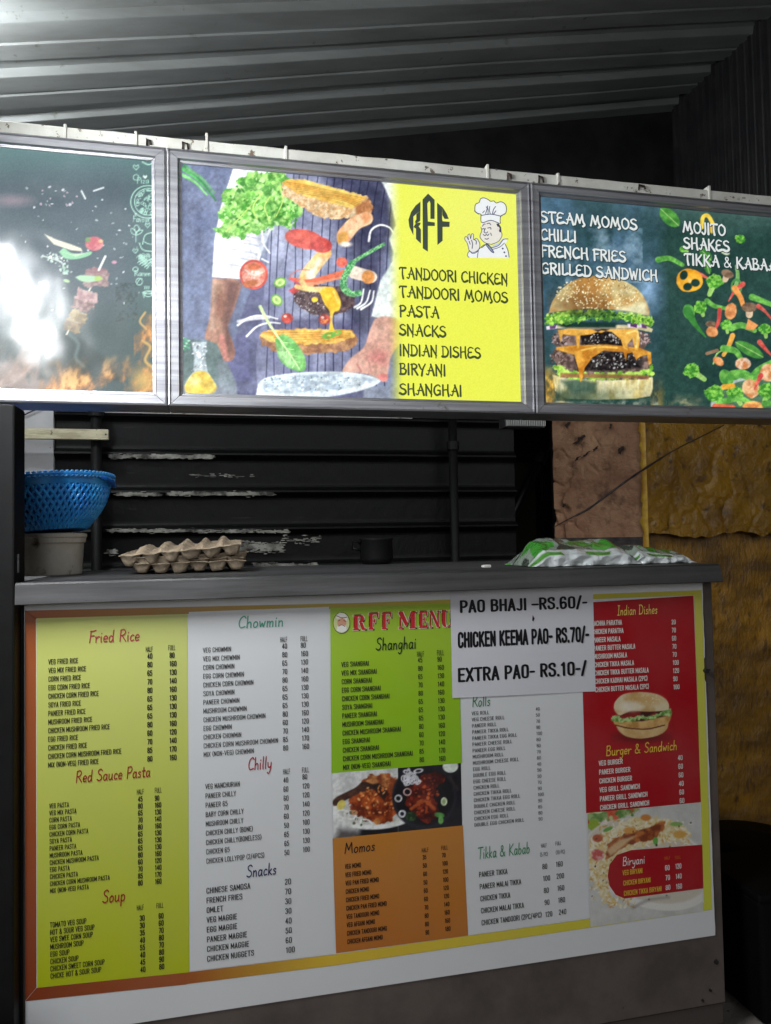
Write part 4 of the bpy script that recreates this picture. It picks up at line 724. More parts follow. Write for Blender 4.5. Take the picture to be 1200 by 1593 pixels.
# pale panel with batten at the left end of the wall
PANEL = material('pale_grey_board', (176, 176, 178), .6, 0, c2=(158, 158, 160), scale=4, c3=(110, 106, 100), scale3=30, cut3=(.68, .74))
a, b = at(-40, 620, .93), at(84, 760, .93); pn = thing('pale_panel', (a[0], .93, .9), 'pale grey wall panel with a hanging wire at the left end of the kitchen', 'panel')
m = MB(); m.box((a[0], .925, .9), (b[0], .95, a[2]+.05)); bevel(m.build('board', PANEL, pn), .002)
x = at(37, 700, .93)[0]; m = MB(); m.box((x, .9235, .9), (x+.0016, .926, a[2]+.05)); m.build('seam', DARK, pn)
m = MB(); m.tube([at(24, 652, .915), at(45, 642, .915), at(68, 632, .915)], .0022, 6); m.build('wire', DARK, pn)
a, b = at(-20, 671, .86), at(170, 690, .86); BATT = material('worn_pale_batten', (196, 190, 160), .7, 0, c2=(160, 152, 124), scale=14, stretch=(1, 1, 5), c3=(80, 68, 54), scale3=50, cut3=(.62, .68))
ba = thing('wooden_batten', (a[0], .86, b[2]), 'short pale wooden batten fixed level across the panel and black pole', 'batten')
zb = (at(170, 680, .86)[2]+at(24, 672, .86)[2])/2
m = MB(); m.box((a[0], .845, zb-.017), (b[0], .862, zb+.017)); o = bevel(m.build('board', BATT, ba), .002); m = MB(); cc = (b[0]-.008, .843, zb); m.tube([cc, (cc[0], .846, cc[2])], .003, 8); m.build('nail', DARK, ba)

# ---------------------------------------------------------------- plastered pillar and yellow wall
def rough_sheet(P00, du, dv, nu, nv, nrm, amp, seed, cracks=0):
    """hand-trowelled plaster: displaced grid from corner P00 along du, dv; nrm points out of the wall"""
    P00, du, dv, nrm = [np.array(q, float) for q in (P00, du, dv, nrm)]; vs, fs = [], []
    for i in range(nv+1):
        for j in range(nu+1):
            p = P00+du*j/nu+dv*i/nv; q = Vector(p*1.0)+Vector((seed, 0, 0))
            h = mnoise.fractal(q*5, 1.0, 2.0, 4)*.6+mnoise.fractal(q*16, 1.0, 2.0, 3)*.35
            wq = q+Vector((mnoise.noise(q*14), mnoise.noise(q*14+Vector((5, 0, 0))), mnoise.noise(q*14+Vector((0, 9, 0)))))*.035; v = mnoise.voronoi(wq*10)[0]; mk = max(0, min(1, mnoise.noise(q*3.3+Vector((7, 1, 4)))*2.2+.25)); h += cracks*mk*(min(.1, v[1]-v[0])/.1-1)*1.8
            vs.append(p+nrm*h*amp)
    for i in range(nv):
        for j in range(nu): a = i*(nu+1)+j; fs.append((a, a+1, a+nu+2, a+nu+1))
    return vs, fs
PINK = material('pink_brown_plaster', (178, 140, 108), .85, 0, c2=(140, 102, 78), scale=7, contrast=(.35, .65), c3=(96, 68, 52), scale3=13, cut3=(.53, .68), bump=.009, bscale=46)
YELLOW = material('glossy_mustard_paint', (150, 110, 16), .36, 0, c2=(110, 76, 12), scale=7, contrast=(.35, .65), c3=(56, 36, 14), scale3=20, cut3=(.56, .68), bump=.010, bscale=24, spec=.6)
XP = at(1003, 760, .75)[0]; PE = at(862, 760, 1.02); PDX, PDY = PE[0]-XP, PE[1]-.75; PL = math.hypot(PDX, PDY); PNX, PNY = PDY/-PL, PDX/PL
pil = thing('plastered_pillar', (XP, .75, 0), 'pink brown plastered pillar with cracked face and sooty foot behind the counter', 'pillar')
m = MB(); vs, fs = rough_sheet((XP, .75, .9), (PDX, PDY, 0), (0, 0, 1.3), 130, 200, (PNX, PNY, 0), .013, 3, cracks=.8); m.add(vs, fs)
m.build('plaster_face', PINK, pil, smooth=True)
# holes where plaster has broken off: dark pits with torn rims
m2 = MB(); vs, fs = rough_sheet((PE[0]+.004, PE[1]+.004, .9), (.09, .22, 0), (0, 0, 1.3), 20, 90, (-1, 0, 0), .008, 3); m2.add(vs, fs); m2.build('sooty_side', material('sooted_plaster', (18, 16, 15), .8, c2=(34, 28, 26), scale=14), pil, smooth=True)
PIT = material('exposed_dark_mortar', (58, 44, 38), .9, 0, c2=(36, 28, 25), scale=60, bump=.004, bscale=80); m = MB(); R = random.Random(9)
def face_pt(px, py, off=.012):
    d = AX.T @ np.array([(px-PW/2)/F_PX, (PH/2-py)/F_PX, 1.0]); t = ((XP-CAM[0])*PNX+(.75-CAM[1])*PNY)/(d[0]*PNX+d[1]*PNY); return CAM+d*t+off*np.array([PNX, PNY, 0])
for px, py, rx, rz in ((904, 684, 12, 6), (968, 700, 5, 9), (929, 698, 6, 4), (885, 662, 5, 8), (914, 707, 9, 3), (900, 714, 6, 3), (952, 664, 3, 6), (880, 786, 4, 4)):
    c = face_pt(px, py); q = []
    for k in range(14):
        t = 2*math.pi*k/14; f = R.uniform(.45, 1.15); e = rx*.0024*f*math.cos(t+.5); q.append((c[0]-PDX/PL*e, c[1]-PDY/PL*e, c[2]+rz*.0021*f*math.sin(t+.5)+rx*.0012*math.cos(t+.5)))
    m.add(q, [tuple(range(14))])
m.build('plaster_holes', PIT, pil)
SOOT = material('sooty_foot', (40, 37, 37), .8, 0, c2=(70, 64, 62), scale=30, bump=.003, bscale=60); za = face_pt(940, 836)[2]
m = MB(); vs, fs = rough_sheet((XP+.012*PNX, .75+.012*PNY, .9), (PDX, PDY, 0), (0, 0, za-.9), 60, 40, (PNX, PNY, 0), .007, 8); m.add(vs, fs); m.build('sooty_foot', SOOT, pil, smooth=True)
ye = thing('yellow_wall', (XP, .75, 0), 'rough mustard yellow painted wall running down behind the right end of the counter', 'wall')
zc = at(1120, 832, .75)[2]
m = MB(); vs, fs = rough_sheet((XP-.004, .748, zc), (2.6, 0, 0), (0, 0, 2.25-zc), 340, 120, (0, -1, 0), .011, 11, cracks=.7)
vs = [np.array([p[0], p[1], p[2]+(max(0, 1-(p[2]-zc)/.05))*(.024*mnoise.noise((p[0]*6, 2, 5))+.012*mnoise.noise((p[0]*23, 6, 5)))]) for p in vs]
m.add(vs, fs); m.build('upper_face', YELLOW, ye, smooth=True)
YLOW = material('worn_mustard_paint', (160, 114, 18), .4, 0, c2=(98, 68, 14), scale=4, stretch=(1, 1, 2.5), contrast=(.35, .65), c3=(76, 50, 18), scale3=40, cut3=(.52, .7), stretch3=(1, 1, .35), bump=.005, bscale=80, bstretch=(1, 1, .5), spec=.6)
m = MB(); vs, fs = rough_sheet((XP+.012, .80, 0), (2.6, 0, 0), (0, 0, zc+.06), 225, 150, (0, -1, 0), .008, 21); m.add(vs, fs)
m.add([(XP+.012, .80, 0), (XP+.012, 1.4, 0), (XP+.012, 1.4, 1.4), (XP+.012, .80, 1.4)], [(0, 1, 2, 3)]); m.build('lower_face', YLOW, ye, smooth=True)
# the yellow coat wraps the arris of the pillar in a ragged band
m = MB(); vs, fs = [], []
R = random.Random(3)
for i in range(90):
    z = .95+1.2*i/89; wv = max(.001, .007+.016*mnoise.noise((z*17, 3, 0))+.012*mnoise.noise((z*47, 7, 0))); vs += [(XP+.014*PNX+.012, .735, z), (XP+.016*PNX+PDX/PL*wv, .75+.016*PNY+PDY/PL*wv, z), (XP+.006*PNX+PDX/PL*wv, .75+.006*PNY+PDY/PL*wv, z)]
for i in range(89): fs += [(3*i, 3*i+1, 3*i+4, 3*i+3), (3*i+1, 3*i+2, 3*i+5, 3*i+4)]
m.add(vs, fs); m.build('painted_edge', material('mustard_edge_paint', (206, 170, 60), .5, c2=(176, 130, 40), scale=20), ye, smooth=True)
# cable slung across
pts = [at(862, 820, .62), at(884, 808, .64), at(915, 792, .65), at(945, 770, .66), at(975, 748, .66), at(1005, 728, .68), at(1050, 700, .69), at(1090, 680, .69), at(1127, 661, .70)]
sp = spline([tuple(p) for p in pts], 6); rs = [.0022 if i < 9 or i > 33 else .0042+.0006*math.sin(i*1.7) for i in range(len(sp))]
m = MB(); m.tube(sp, rs, 8); tag(m.build('slung_cable', material('old_black_cable', (30, 26, 28), .45, c2=(60, 44, 40), scale=50), smooth=True), 'thin dark cable slung diagonally across the pink pillar', 'cable')

# ---------------------------------------------------------------- the counter
CT = 1.203; LIPB = 1.157; CX0, CX1 = -.416, 1.236
ctr = thing('stall_counter', (.41, 0, 0), 'long food stall counter with brushed steel top and brown grey body', 'counter')
m = MB(); n = 60; vs, fs = [], []
pr = [(.60, CT), (-.046, CT), (-.05, CT-.004), (-.051, LIPB+.002), (-.049, LIPB), (-.03, LIPB), (-.03, CT-.02), (.60, CT-.02)]
for i in range(n+1):
    x = CX0+(CX1-CX0)*i/n
    for j, (yy, zz) in enumerate(pr):
        wob = .0016*mnoise.noise((x*9, j*.7, 2)) if 1 <= j <= 4 else 0; vs.append((x+(0.008 if i == n and j in (3, 4) else 0), yy+wob, zz+wob*.4))
for i in range(n):
    for j in range(len(pr)-1): a = i*len(pr)+j; fs.append((a, a+1, a+1+len(pr), a+len(pr)))
fs += [tuple(range(len(pr)-1, -1, -1)), tuple(n*len(pr)+j for j in range(len(pr)))]
m.add(vs, fs); m.build('steel_top', STEEL, ctr)
BX0, BX1 = at(24, 1200, 0)[0], at(1127, 1500, 0)[0]
m = MB(); m.box((BX0, .0, .085), (BX1, .55, CT-.024)); bevel(m.build('body', BODYP, ctr), .002)
m = MB(); m.box((BX0-.004, -.004, .03), (at(37, 1200, 0)[0], .02, LIPB-.004)); bevel(m.build('corner_post', material('black_corner_trim', (10, 10, 11), .5, spec=.3), ctr), .002)
m = MB(); m.box((BX0, .006, .03), (BX1-.002, .55, .08)); bevel(m.build('plinth', material('dark_plinth', (70, 62, 58), .7), ctr), .002)
for px, py in ((1114, 1496), (1105, 1540), (1093, 1556)):
    c = at(px, py, 0); m = MB(); m.tube([(c[0], .001, c[2]), (c[0], -.004, c[2])], .006 if py < 1500 else .0035, 10); m.build('screw', DARK, ctr)
for py in (1445, 1552):
    c = at(22, py, -.004); m = MB(); m.tube([(c[0], 0, c[2]), (c[0], -.008, c[2])], .004, 8); m.build('bolt', ALU, ctr)

# dark post at the far left
a = at(21.5, 900, -.06)
po = thing('dark_post', (a[0]-.2, 0, 0), 'tall black boxed post standing at the left end of the counter', 'post')
m = MB(); m.box((a[0]-.32, -.055, 0), (a[0], .03, 1.572)); bevel(m.build('casing', SOOTP, po), .004)
m = MB(); m.tube([(a[0]+.001, -.03, 1.224), (a[0]+.0012, -.03, 1.262)], .0022, 6); m.build('bright_nick', ALU, po)
m = MB(); c = at(-6, 1600, -.12)
pts = [(c[0]-.25, -.12, 0), (c[0]-.2, -.12, .20), (c[0]-.10, -.11, .26)]
vs, fs = [], []; nn = 26; R = random.Random(2)
for i in range(15):
    t = i/14; z = .36*t; rr = .15*(1-.45*t**2)
    for k in range(nn):
        an = 2*math.pi*k/nn; f = 1+.09*mnoise.noise((math.cos(an)*2, math.sin(an)*2, t*5)); vs.append((at(-62, 1580, -.2)[0]+rr*f*math.cos(an), -.26+rr*f*.8*math.sin(an), z))
for i in range(14):
    for k in range(nn): fs.append((i*nn+k, i*nn+(k+1) % nn, (i+1)*nn+(k+1) % nn, (i+1)*nn+k))
fs.append(tuple(14*nn+k for k in range(nn)))
m.add(vs, fs); tag(m.build('cloth_sack', material('dark_violet_cloth', (40, 34, 66), .9, c2=(28, 24, 48), scale=12, bump=.003, bscale=30), smooth=True), 'dark violet cloth sack standing on the ground at the lower left', 'sack')
# ---------------------------------------------------------------- printed menu board on the counter front
mn = thing('menu_board', (.41, -.003, .2), 'large printed vinyl menu covering the counter front with columns of dishes and prices', 'menu board')
YV, YP, YQ, YI = -.003, -.0036, -.0042, -.0049
def quad(name, pts, Y, cols, parent, m=PRINT, label=None, thick=None):
    b = MB(); P = [at(x, y, Y) for x, y in pts]
    cols = [cols]*4 if not isinstance(cols[0], (list, tuple)) else cols; nd = 12; vs, cs, fs = [], [], []
    for i in range(nd+1):
        for j in range(nd+1):
            u, v = j/nd, i/nd; wts = ((1-u)*(1-v), u*(1-v), u*v, (1-u)*v); vs.append(sum(wt*p for wt, p in zip(wts, P))); cs.append(sum(wt*lin(c) for wt, c in zip(wts, cols)))
    for i in range(nd):
        for j in range(nd): a = i*(nd+1)+j; fs.append((a, a+1, a+nd+2, a+nd+1))
    b.v = [tuple(map(float, p)) for p in vs]; b.f = fs; b.c = [tuple(map(float, c)) for c in cs]
    o = b.build(name, m, parent)
    if label: o['label'] = label
    return o
W_ = (222, 224, 226)
# the sheet itself, its right edge a little ragged
R = random.Random(7); e0, e1 = at(1093, 915, YV), at(1113, 1455, YV); tl, bl = at(38, 944, YV), at(40, 1618, YV)
right = []
for i in range(41):
    t = i/40; p = e0+(e1-e0)*t; right.append((p[0]+.0016*mnoise.noise((t*22, 0, 0))+(-.009 if 9 <= i <= 10 else 0), p[2]))
m = MB(); vs = [(tl[0], YV, LIPB+.01), (bl[0], YV, bl[2])]+[(x, YV, z if i not in (0,) else LIPB+.01) for i, (x, z) in reversed(list(enumerate(right)))]
k = len(vs); m.add(vs+[(x, -.0005, z) for x, y, z in vs], [tuple(range(k))]+[(i, i+k, (i+1) % k+k, (i+1) % k) for i in range(k)], lin(W_)); m.build('vinyl_sheet', PRINT, mn)
OR, OY, YG = (164, 84, 34), (226, 190, 60), (214, 216, 70)
b = MB()
def strip(pts, c0, c1, n=16):
    P = [at(x, y, YP) for x, y in pts]; vs, cs = [], []
    for i in range(n+1):
        t = i/n; vs += [P[0]+(P[1]-P[0])*t, P[3]+(P[2]-P[3])*t]; cs += [lin(c0)*(1-t)+lin(c1)*t]*2
    k = len(b.v); b.v += [tuple(map(float, p)) for p in vs]; b.c += [tuple(map(float, c)) for c in cs]; b.f += [(k+2*i, k+2*i+1, k+2*i+3, k+2*i+2) for i in range(n)]
strip([(39, 950), (39.5, 1557), (57, 1536), (56, 962)], OR, (140, 60, 26)); strip([(57, 1537), (290, 1513), (290, 1531.5), (40, 1557.5)], (140, 60, 26), OR)
strip([(290, 1513), (520, 1485), (520, 1502), (290, 1531)], OR, OY); strip([(520, 1485), (1096, 1404.5), (1109, 1415), (520, 1502)], OY, YG)
strip([(1095.5, 1404), (1080, 926), (1092, 918), (1108, 1414)], YG, (206, 200, 90)); strip([(38, 950), (560, 938), (560, 946), (56, 963)], OR, (190, 170, 60)); strip([(560, 938), (1092, 918), (1080, 926), (560, 946)], (190, 170, 60), (206, 196, 70))
b.build('coloured_border', PRINT, mn)
def lettering(name, parent, fn):
    b = MB(); fn(b); return b.build(name, INK, parent)
BLK = (26, 26, 24)
def rows(b, lines, x0, y0, x1, y1, cap, key, key_right, col=BLK, bold=.012):
    n = len(lines)-1; kx = lines.index(key); px = x0+(x1-x0)*kx/n; py = y0+(y1-y0)*kx/n
    xs = put_font(MB(), key, px, py, YI, cap, right=key_right, bold=bold)
    for i, t in enumerate(lines): put_font(b, t, x0+(x1-x0)*i/n, y0+(y1-y0)*i/n, YI, cap, xs=xs, col=col, bold=bold)
    return xs
def nums(b, vals, x0, y0, x1, y1, cap, xs, col=BLK, bold=.012):
    n = len(vals)-1
    for i, v in enumerate(vals): put_font(b, str(v), x0+(x1-x0)*i/n, y0+(y1-y0)*i/n, YI, cap, xs=xs, col=col, bold=bold)
def head(b, x, y, x2, y2, cap=8.6, wd=11, col=BLK, words=('HALF', 'FULL'), w2=None):
    put_font(b, words[0], x, y, YI, cap, right=x+wd, col=col); put_font(b, words[1], x2, y2, YI, cap, right=x2+(w2 or wd), col=col)
def title(b, t, x, y, right, cap, col, wd=11): put_strokes(b, t, SCRIPT, x, y, right, YI, cap, wd, col, slant=.08)

P1 = (184, 194, 6)
s1 = quad('yellow_green_column', [(57, 962), (292, 955), (295, 1512.5), (58, 1536.5)], YP-.0001, [(208, 214, 120), (208, 214, 126), P1, P1], mn)  # top corners paler: glare haze put into the column colour
HF = [40, 80, 65, 70, 80, 65, 65, 65, 80, 60, 70, 85, 80]; FL = [80, 160, 130, 140, 160, 130, 130, 130, 160, 120, 140, 170, 160]; HP = [45]+HF[1:]; FP = [90]+FL[1:]
def dishes(d): return [q+d for q in ('VEG ', 'VEG MIX ', 'CORN ', 'EGG CORN ', 'CHICKEN CORN ', 'SOYA ', 'PANEER ', 'MUSHROOM ', 'CHICKEN MUSHROOM ', 'EGG ', 'CHICKEN ', 'CHICKEN CORN MUSHROOM ', 'MIX (NON-VEG) ')]
def f(b):
    title(b, 'Fried Rice', 136.5, 1000, 217, 18, (176, 62, 70))
    xs = rows(b, dishes('FRIED RICE'), 75.6, 1034, 75, 1194.5, 8.4, 'CHICKEN CORN MUSHROOM FRIED RICE', 189); head(b, 227, 1014.6, 262, 1012)
    nums(b, HF, 229.5, 1025, 229.5, 1185, 8.6, xs*1.05, bold=.03); nums(b, FL, 264, 1023.6, 264, 1183, 8.6, xs*1.05, bold=.03)
    title(b, 'Red Sauce Pasta', 117, 1217.5, 234, 17.5, (150, 30, 34))
    xs = rows(b, dishes('PASTA'), 76.8, 1258, 78, 1390, 7.8, 'CHICKEN CORN MUSHROOM PASTA', 171); head(b, 213, 1236.5, 241, 1234)
    nums(b, HP, 215, 1247.4, 215, 1378, 8.2, xs*1.05, bold=.03); nums(b, FP, 241, 1246, 241.4, 1375.7, 8.2, xs*1.05, bold=.03)
    title(b, 'Soup', 158.7, 1405, 195, 19, (150, 30, 34))
    xs = rows(b, ['TOMATO VEG SOUP', 'HOT & SOUR VEG SOUP', 'VEG SWEE CORN SOUP', 'MUSHROOM SOUP', 'EGG SOUP', 'CHICKEN SOUP', 'CHICKEN SWEET CORN SOUP', 'CHICKE HOT & SOUR SOUP'], 78, 1443.5, 78.7, 1523, 8.6, 'CHICKEN SWEET CORN SOUP', 163); head(b, 213, 1416.7, 243.5, 1413.5)
    nums(b, [30, 30, 35, 40, 55, 40, 45, 40], 217.5, 1433, 218.7, 1513, 8.6, xs*1.05, bold=.03); nums(b, [60, 60, 70, 80, 70, 80, 90, 80], 247, 1429.5, 248, 1508.5, 8.6, xs*1.05, bold=.03)
lettering('lettering', s1, f)
s2 = quad('white_column', [(294, 952), (512, 944), (521, 1484), (296, 1511)], YP-.0001, W_, mn)
def f(b):
    title(b, 'Chowmin', 370.5, 977, 441, 17.5, (84, 156, 134))
    xs = rows(b, dishes('CHOWMIN'), 316, 1015.7, 317, 1178, 8.2, 'CHICKEN CORN MUSHROOM CHOWMIN', 433, bold=0); head(b, 436, 999.4, 467.7, 998)
    nums(b, HF, 439, 1009.5, 440.5, 1168, 8.4, xs, bold=.01); nums(b, FL, 468, 1008, 470, 1165.8, 8.4, xs, bold=.01)
    title(b, 'Chilly', 386, 1198, 422.6, 18.5, (160, 30, 50))
    xs = rows(b, ['VEG MANCHURIAN', 'PANEER CHILLY', 'PANEER 65', 'BABY CORN CHILLY', 'MUSHROOM CHILLY', 'CHICKEN CHILLY (BONE)', 'CHICKEN CHILLY(BONELESS)', 'CHICKEN 65', 'CHICKEN LOLLYPOP (2/4PCS)'], 319.7, 1228, 321, 1344, 8.4, 'CHICKEN LOLLYPOP (2/4PCS)', 411.6, bold=.004); head(b, 440.6, 1205, 470, 1202.4)
    nums(b, [40, 60, 60, 70, 60, 50, 65, 65, 50], 441, 1218, 442.7, 1330.7, 8.4, xs, bold=.01); nums(b, [80, 120, 120, 140, 120, 100, 130, 130, 100], 470.6, 1213, 471.4, 1326, 8.4, xs, bold=.01)
    title(b, 'Snacks', 383, 1365, 430, 18, (36, 32, 84))
    xs = rows(b, ['CHINESE SAMOSA', 'FRENCH FRIES', 'OMLET', 'VEG MAGGIE', 'EGG MAGGIE', 'PANEER MAGGIE', 'CHICKEN MAGGIE', 'CHICKEN NUGGETS'], 321.3, 1390.5, 322.4, 1496.5, 9.2, 'CHICKEN NUGGETS', 395.5, bold=.01)
    nums(b, [20, 70, 30, 30, 40, 50, 60, 100], 443.3, 1376.6, 444.8, 1483, 9.2, xs, bold=.01)
lettering('lettering', s2, f)
P3 = (142, 194, 16)
s3 = quad('lime_column', [(514, 946), (712, 938), (719, 1187), (516, 1203)], YP-.0001, [(166, 200, 50), (160, 190, 40), P3, P3], mn)
def block(b, ch, x, y, wd, h, col, dx, dz, Y):
    """stencil slab capitals built from bars"""
    L = {'R': [[(0, 0), (.46, 0), (.46, .10), (0, .10)], [(.07, .1), (.36, .1), (.36, .9), (.07, .9)], [(0, .9), (.62, .9), (.8, .82), (.86, .7), (.84, .56), (.7, .47), (.46, .44), (.46, .54), (.56, .58), (.6, .7), (.56, .8), (0, .82)][:12], [(.5, .45), (.74, .44), (.88, .1), (1, .1), (1, 0), (.7, 0), (.6, .2)]],
         'F': [[(0, 0), (.5, 0), (.5, .1), (0, .1)], [(.07, .1), (.4, .1), (.4, .9), (.07, .9)], [(0, .9), (1, .9), (1, .6), (.92, .6), (.82, .82), (.45, .86), (0, 1), ][:0] or [(0, 1), (1, 1), (1, .66), (.93, .66), (.84, .9), (0, .9)], [(.45, .46), (.6, .46), (.6, .36), (.68, .36), (.68, .66), (.6, .66), (.6, .56), (.45, .56)]],
         'M': [[(0, 0), (.24, 0), (.24, .08), (0, .08)], [(.09, .08), (.15, .08), (.15, .92), (.09, .92)], [(0, .92), (0, 1), (.24, 1), (.52, .34), (.42, .12)], [(.56, .3), (.78, 1), (1, 1), (1, .92), (.94, .92), (.94, .08), (1, .08), (1, 0), (.64, 0), (.64, .08), (.72, .08), (.72, .7), (.5, .1)][:0] or [(.7, .08), (.94, .08), (.94, .92), (.7, .92)], [(.62, 0), (1, 0), (1, .08), (.62, .08)], [(.45, .12), (.52, .30), (.80, 1), (.71, 1)], [(.72, 1), (1, 1), (1, .92), (.72, .92)]],
         'E': [[(0, 0), (1, 0), (1, .34), (.93, .34), (.84, .1), (0, .1)], [(.07, .1), (.4, .1), (.4, .9), (.07, .9)], [(0, 1), (.97, 1), (.97, .68), (.9, .68), (.82, .9), (0, .9)], [(.45, .46), (.6, .46), (.6, .36), (.68, .36), (.68, .66), (.6, .66), (.6, .56), (.45, .56)]],
         'N': [[(0, 0), (.26, 0), (.26, .08), (0, .08)], [(.1, .08), (.17, .08), (.17, .84), (.1, .92)], [(0, 1), (.3, 1), (.94, .1), (.94, 0), (.76, 0), (.17, .84), (0, .92)], [(.74, 1), (1, 1), (1, .92), (.74, .92)], [(.84, .16), (.91, .08), (.91, .92), (.84, .92)]],
         'U': [[(0, .92), (.44, .92), (.44, 1), (0, 1)], [(.08, .92), (.08, .22), (.2, .04), (.44, 0), (.38, .14), (.36, .3), (.36, .92)], [(.5, 0), (.74, .06), (.86, .24), (.86, .92), (.8, .92), (.8, .26), (.68, .1), (.5, .08)], [(.7, 1), (.98, 1), (.98, .92), (.7, .92)]]}
    k = 0
    for poly in L[ch]:
        P = [at(x+p[0]*wd+dx, y-p[1]*h+dz-p[0]*wd*.033, Y-.00002*k) for p in poly]; b.add(P, [tuple(range(len(P)))], lin(col)); k += 1
def f(b):
    for ch, x, wd in (('R', 550, 19.5), ('F', 574, 15), ('F', 594.5, 15), ('M', 620.5, 27), ('E', 652.5, 13), ('N', 668.5, 16), ('U', 687, 18)):
        if ch != ' ':
            y = 980.5-(x-550)*.033
            for q in ((1.4, 1.2), (-.9, -.9), (.9, -.9), (-.9, .9)): block(b, ch, x, y, wd, 26, (40, 26, 20) if q[0] > 1 else (236, 226, 206), q[0], q[1], YI+.0003 if q[0] > 1 else YI+.00015)
            block(b, ch, x, y, wd, 26, (198, 40, 46), 0, 0, YI-.0003)
    title(b, 'Shanghai', 584, 1011.6, 647.6, 18.5, (24, 40, 20))
    xs = rows(b, dishes('SHANGHAI'), 531.4, 1038, 534, 1198, 8.2, 'CHICKEN CORN MUSHROOM SHANGHAI', 642.4, bold=.01); head(b, 649, 1022, 680, 1020)
    nums(b, HP, 650.4, 1031, 653, 1186, 8, xs*.95, bold=.01); nums(b, FP, 680.4, 1029.6, 683, 1184.4, 8, xs, bold=.01)
lettering('lettering', s3, f)
b = MB()                                              # round badge: a small face with a white moustache and cap, plain line drawing
def ellp(cx, cy, rx, ry, n=28): return [(cx+rx*math.cos(2*math.pi*k/n), cy+ry*math.sin(2*math.pi*k/n)) for k in range(n)]
put_poly(b, ellp(531.6, 969, 13.4, 16.6), YI, (40, 36, 26)); put_poly(b, ellp(531.6, 969, 12.6, 15.8), YI-.0001, (206, 212, 150))
put_poly(b, [(523, 962), (524, 956), (529, 953), (536, 954), (541, 959), (540, 966), (532, 963)], YI-.0002, (232, 232, 224)); put_poly(b, ellp(532, 969, 7, 7.5), YI-.0003, (214, 160, 130)); put_poly(b, [(525, 974), (532, 971), (539, 974), (540, 981), (532, 984), (524, 981)], YI-.0004, (232, 232, 226))
for q in ([(526, 966), (529, 965)], [(535, 965.5), (538, 966.5)], [(527, 974), (532, 972), (537, 974.5)], [(524, 958), (532, 961), (540, 960)]): put_line(b, q, 1.1, YI-.0005, (130, 50, 44))
b.build('chef_badge', INK, s3)
s4 = quad('orange_column', [(517.6, 1304.5), (720.4, 1284), (728.5, 1455.5), (523, 1483)], YP-.0001, [(200, 130, 48), (196, 128, 46), (190, 116, 44), (190, 112, 42)], mn)
def f(b):
    title(b, 'Momos', 535.8, 1328, 583.5, 16.5, (30, 24, 30), wd=10)
    xs = rows(b, ['VEG MOMO', 'VEG FRIED MOMO', 'VEG PAN FRIED MOMO', 'CHICKEN MOMO', 'CHICKEN FRIED MOMO', 'CHICKEN PAN FRIED MOMO', 'VEG TANDOORI MOMO', 'VEG AFGANI MOMO', 'CHICKEN TANDOORI MOMO', 'CHICKEN AFGANI MOMO'], 537, 1352, 540.6, 1469, 7.6, 'CHICKEN PAN FRIED MOMO', 602, col=(40, 24, 16), bold=.02); head(b, 656.4, 1326.4, 686.7, 1322.7, 7, 10.5, (50, 30, 20))
    nums(b, [35, 50, 60, 50, 60, 60, 70, 80, 80, 90], 657.7, 1337.4, 662, 1454.5, 7.2, xs, (40, 24, 16), .02); nums(b, [70, 100, 120, 100, 120, 120, 140, 160, 160, 180], 687.8, 1334.3, 692.7, 1449, 7.2, xs, (40, 24, 16), .02)
lettering('lettering', s4, f)
s5 = quad('white_column', [(719, 1020), (905, 1010), (917, 1428.5), (729, 1455)], YP-.0001, W_, mn)
def f(b):
    title(b, 'Rolls', 734, 1099.5, 762.8, 17, (30, 110, 66), wd=10)
    xs = rows(b, ['VEG ROLL', 'VEG CHEESE ROLL', 'PANEER ROLL', 'PANEER TIKKA ROLL', 'PANEER TIKKA EGG ROLL', 'PANEER CHEESE ROLL', 'PANEER EGG ROLL', 'MUSHROOM ROLL', 'MUSHROOM CHEESE ROLL', 'EGG ROLL', 'DOUBLE EGG ROLL', 'EGG CHEESE ROLL', 'CHICKEN ROLL', 'CHICKEN TIKKA ROLL', 'CHICKEN TIKKA EGG ROLL', 'DOUBLE CHICKEN ROLL', 'CHICKEN CHEESE ROLL', 'CHICKEN EGG ROLL', 'DOUBLE EGG CHICKEN ROLL'], 734, 1113, 738.4, 1286.5, 6, 'DOUBLE EGG CHICKEN ROLL', 816, bold=0)
    nums(b, [40, 50, 70, 90, 100, 80, 80, 70, 80, 40, 50, 50, 70, 90, 100, 90, 85, 80, 90], 833.6, 1105.8, 838, 1277, 5.4, xs*.9, (60, 60, 60), 0)
    title(b, 'Tikka & Kabab', 743, 1336.4, 824.6, 17.5, (40, 136, 84), wd=10)
    xs = rows(b, ['PANEER TIKKA', 'PANEER MALAI TIKKA', 'CHICKEN TIKKA', 'CHICKEN MALAI TIKKA', 'CHICKEN TANDOORI (2PC/4PC)'], 745.6, 1365, 749.5, 1440, 8.6, 'CHICKEN TANDOORI (2PC/4PC)', 843.4, bold=.008)
    head(b, 842, 1319, 864.5, 1315.7, 6.6, 9, (60, 60, 60)); head(b, 840.5, 1333, 865, 1329.5, 6.6, 12, (60, 60, 60), ('(5 PC)', '(10 PC)'), 14)
    nums(b, [80, 100, 80, 90, 120], 844, 1352.5, 848.6, 1427, 8.4, xs, bold=.008); nums(b, [160, 200, 160, 180, 240], 865, 1349, 869.7, 1423.5, 8.4, xs, bold=.008)
lettering('lettering', s5, f)
RED = (172, 16, 28)
s6 = quad('red_column', [(903, 938), (1079, 926.5), (1090.7, 1248), (912, 1265)], YP-.0001, RED, mn)
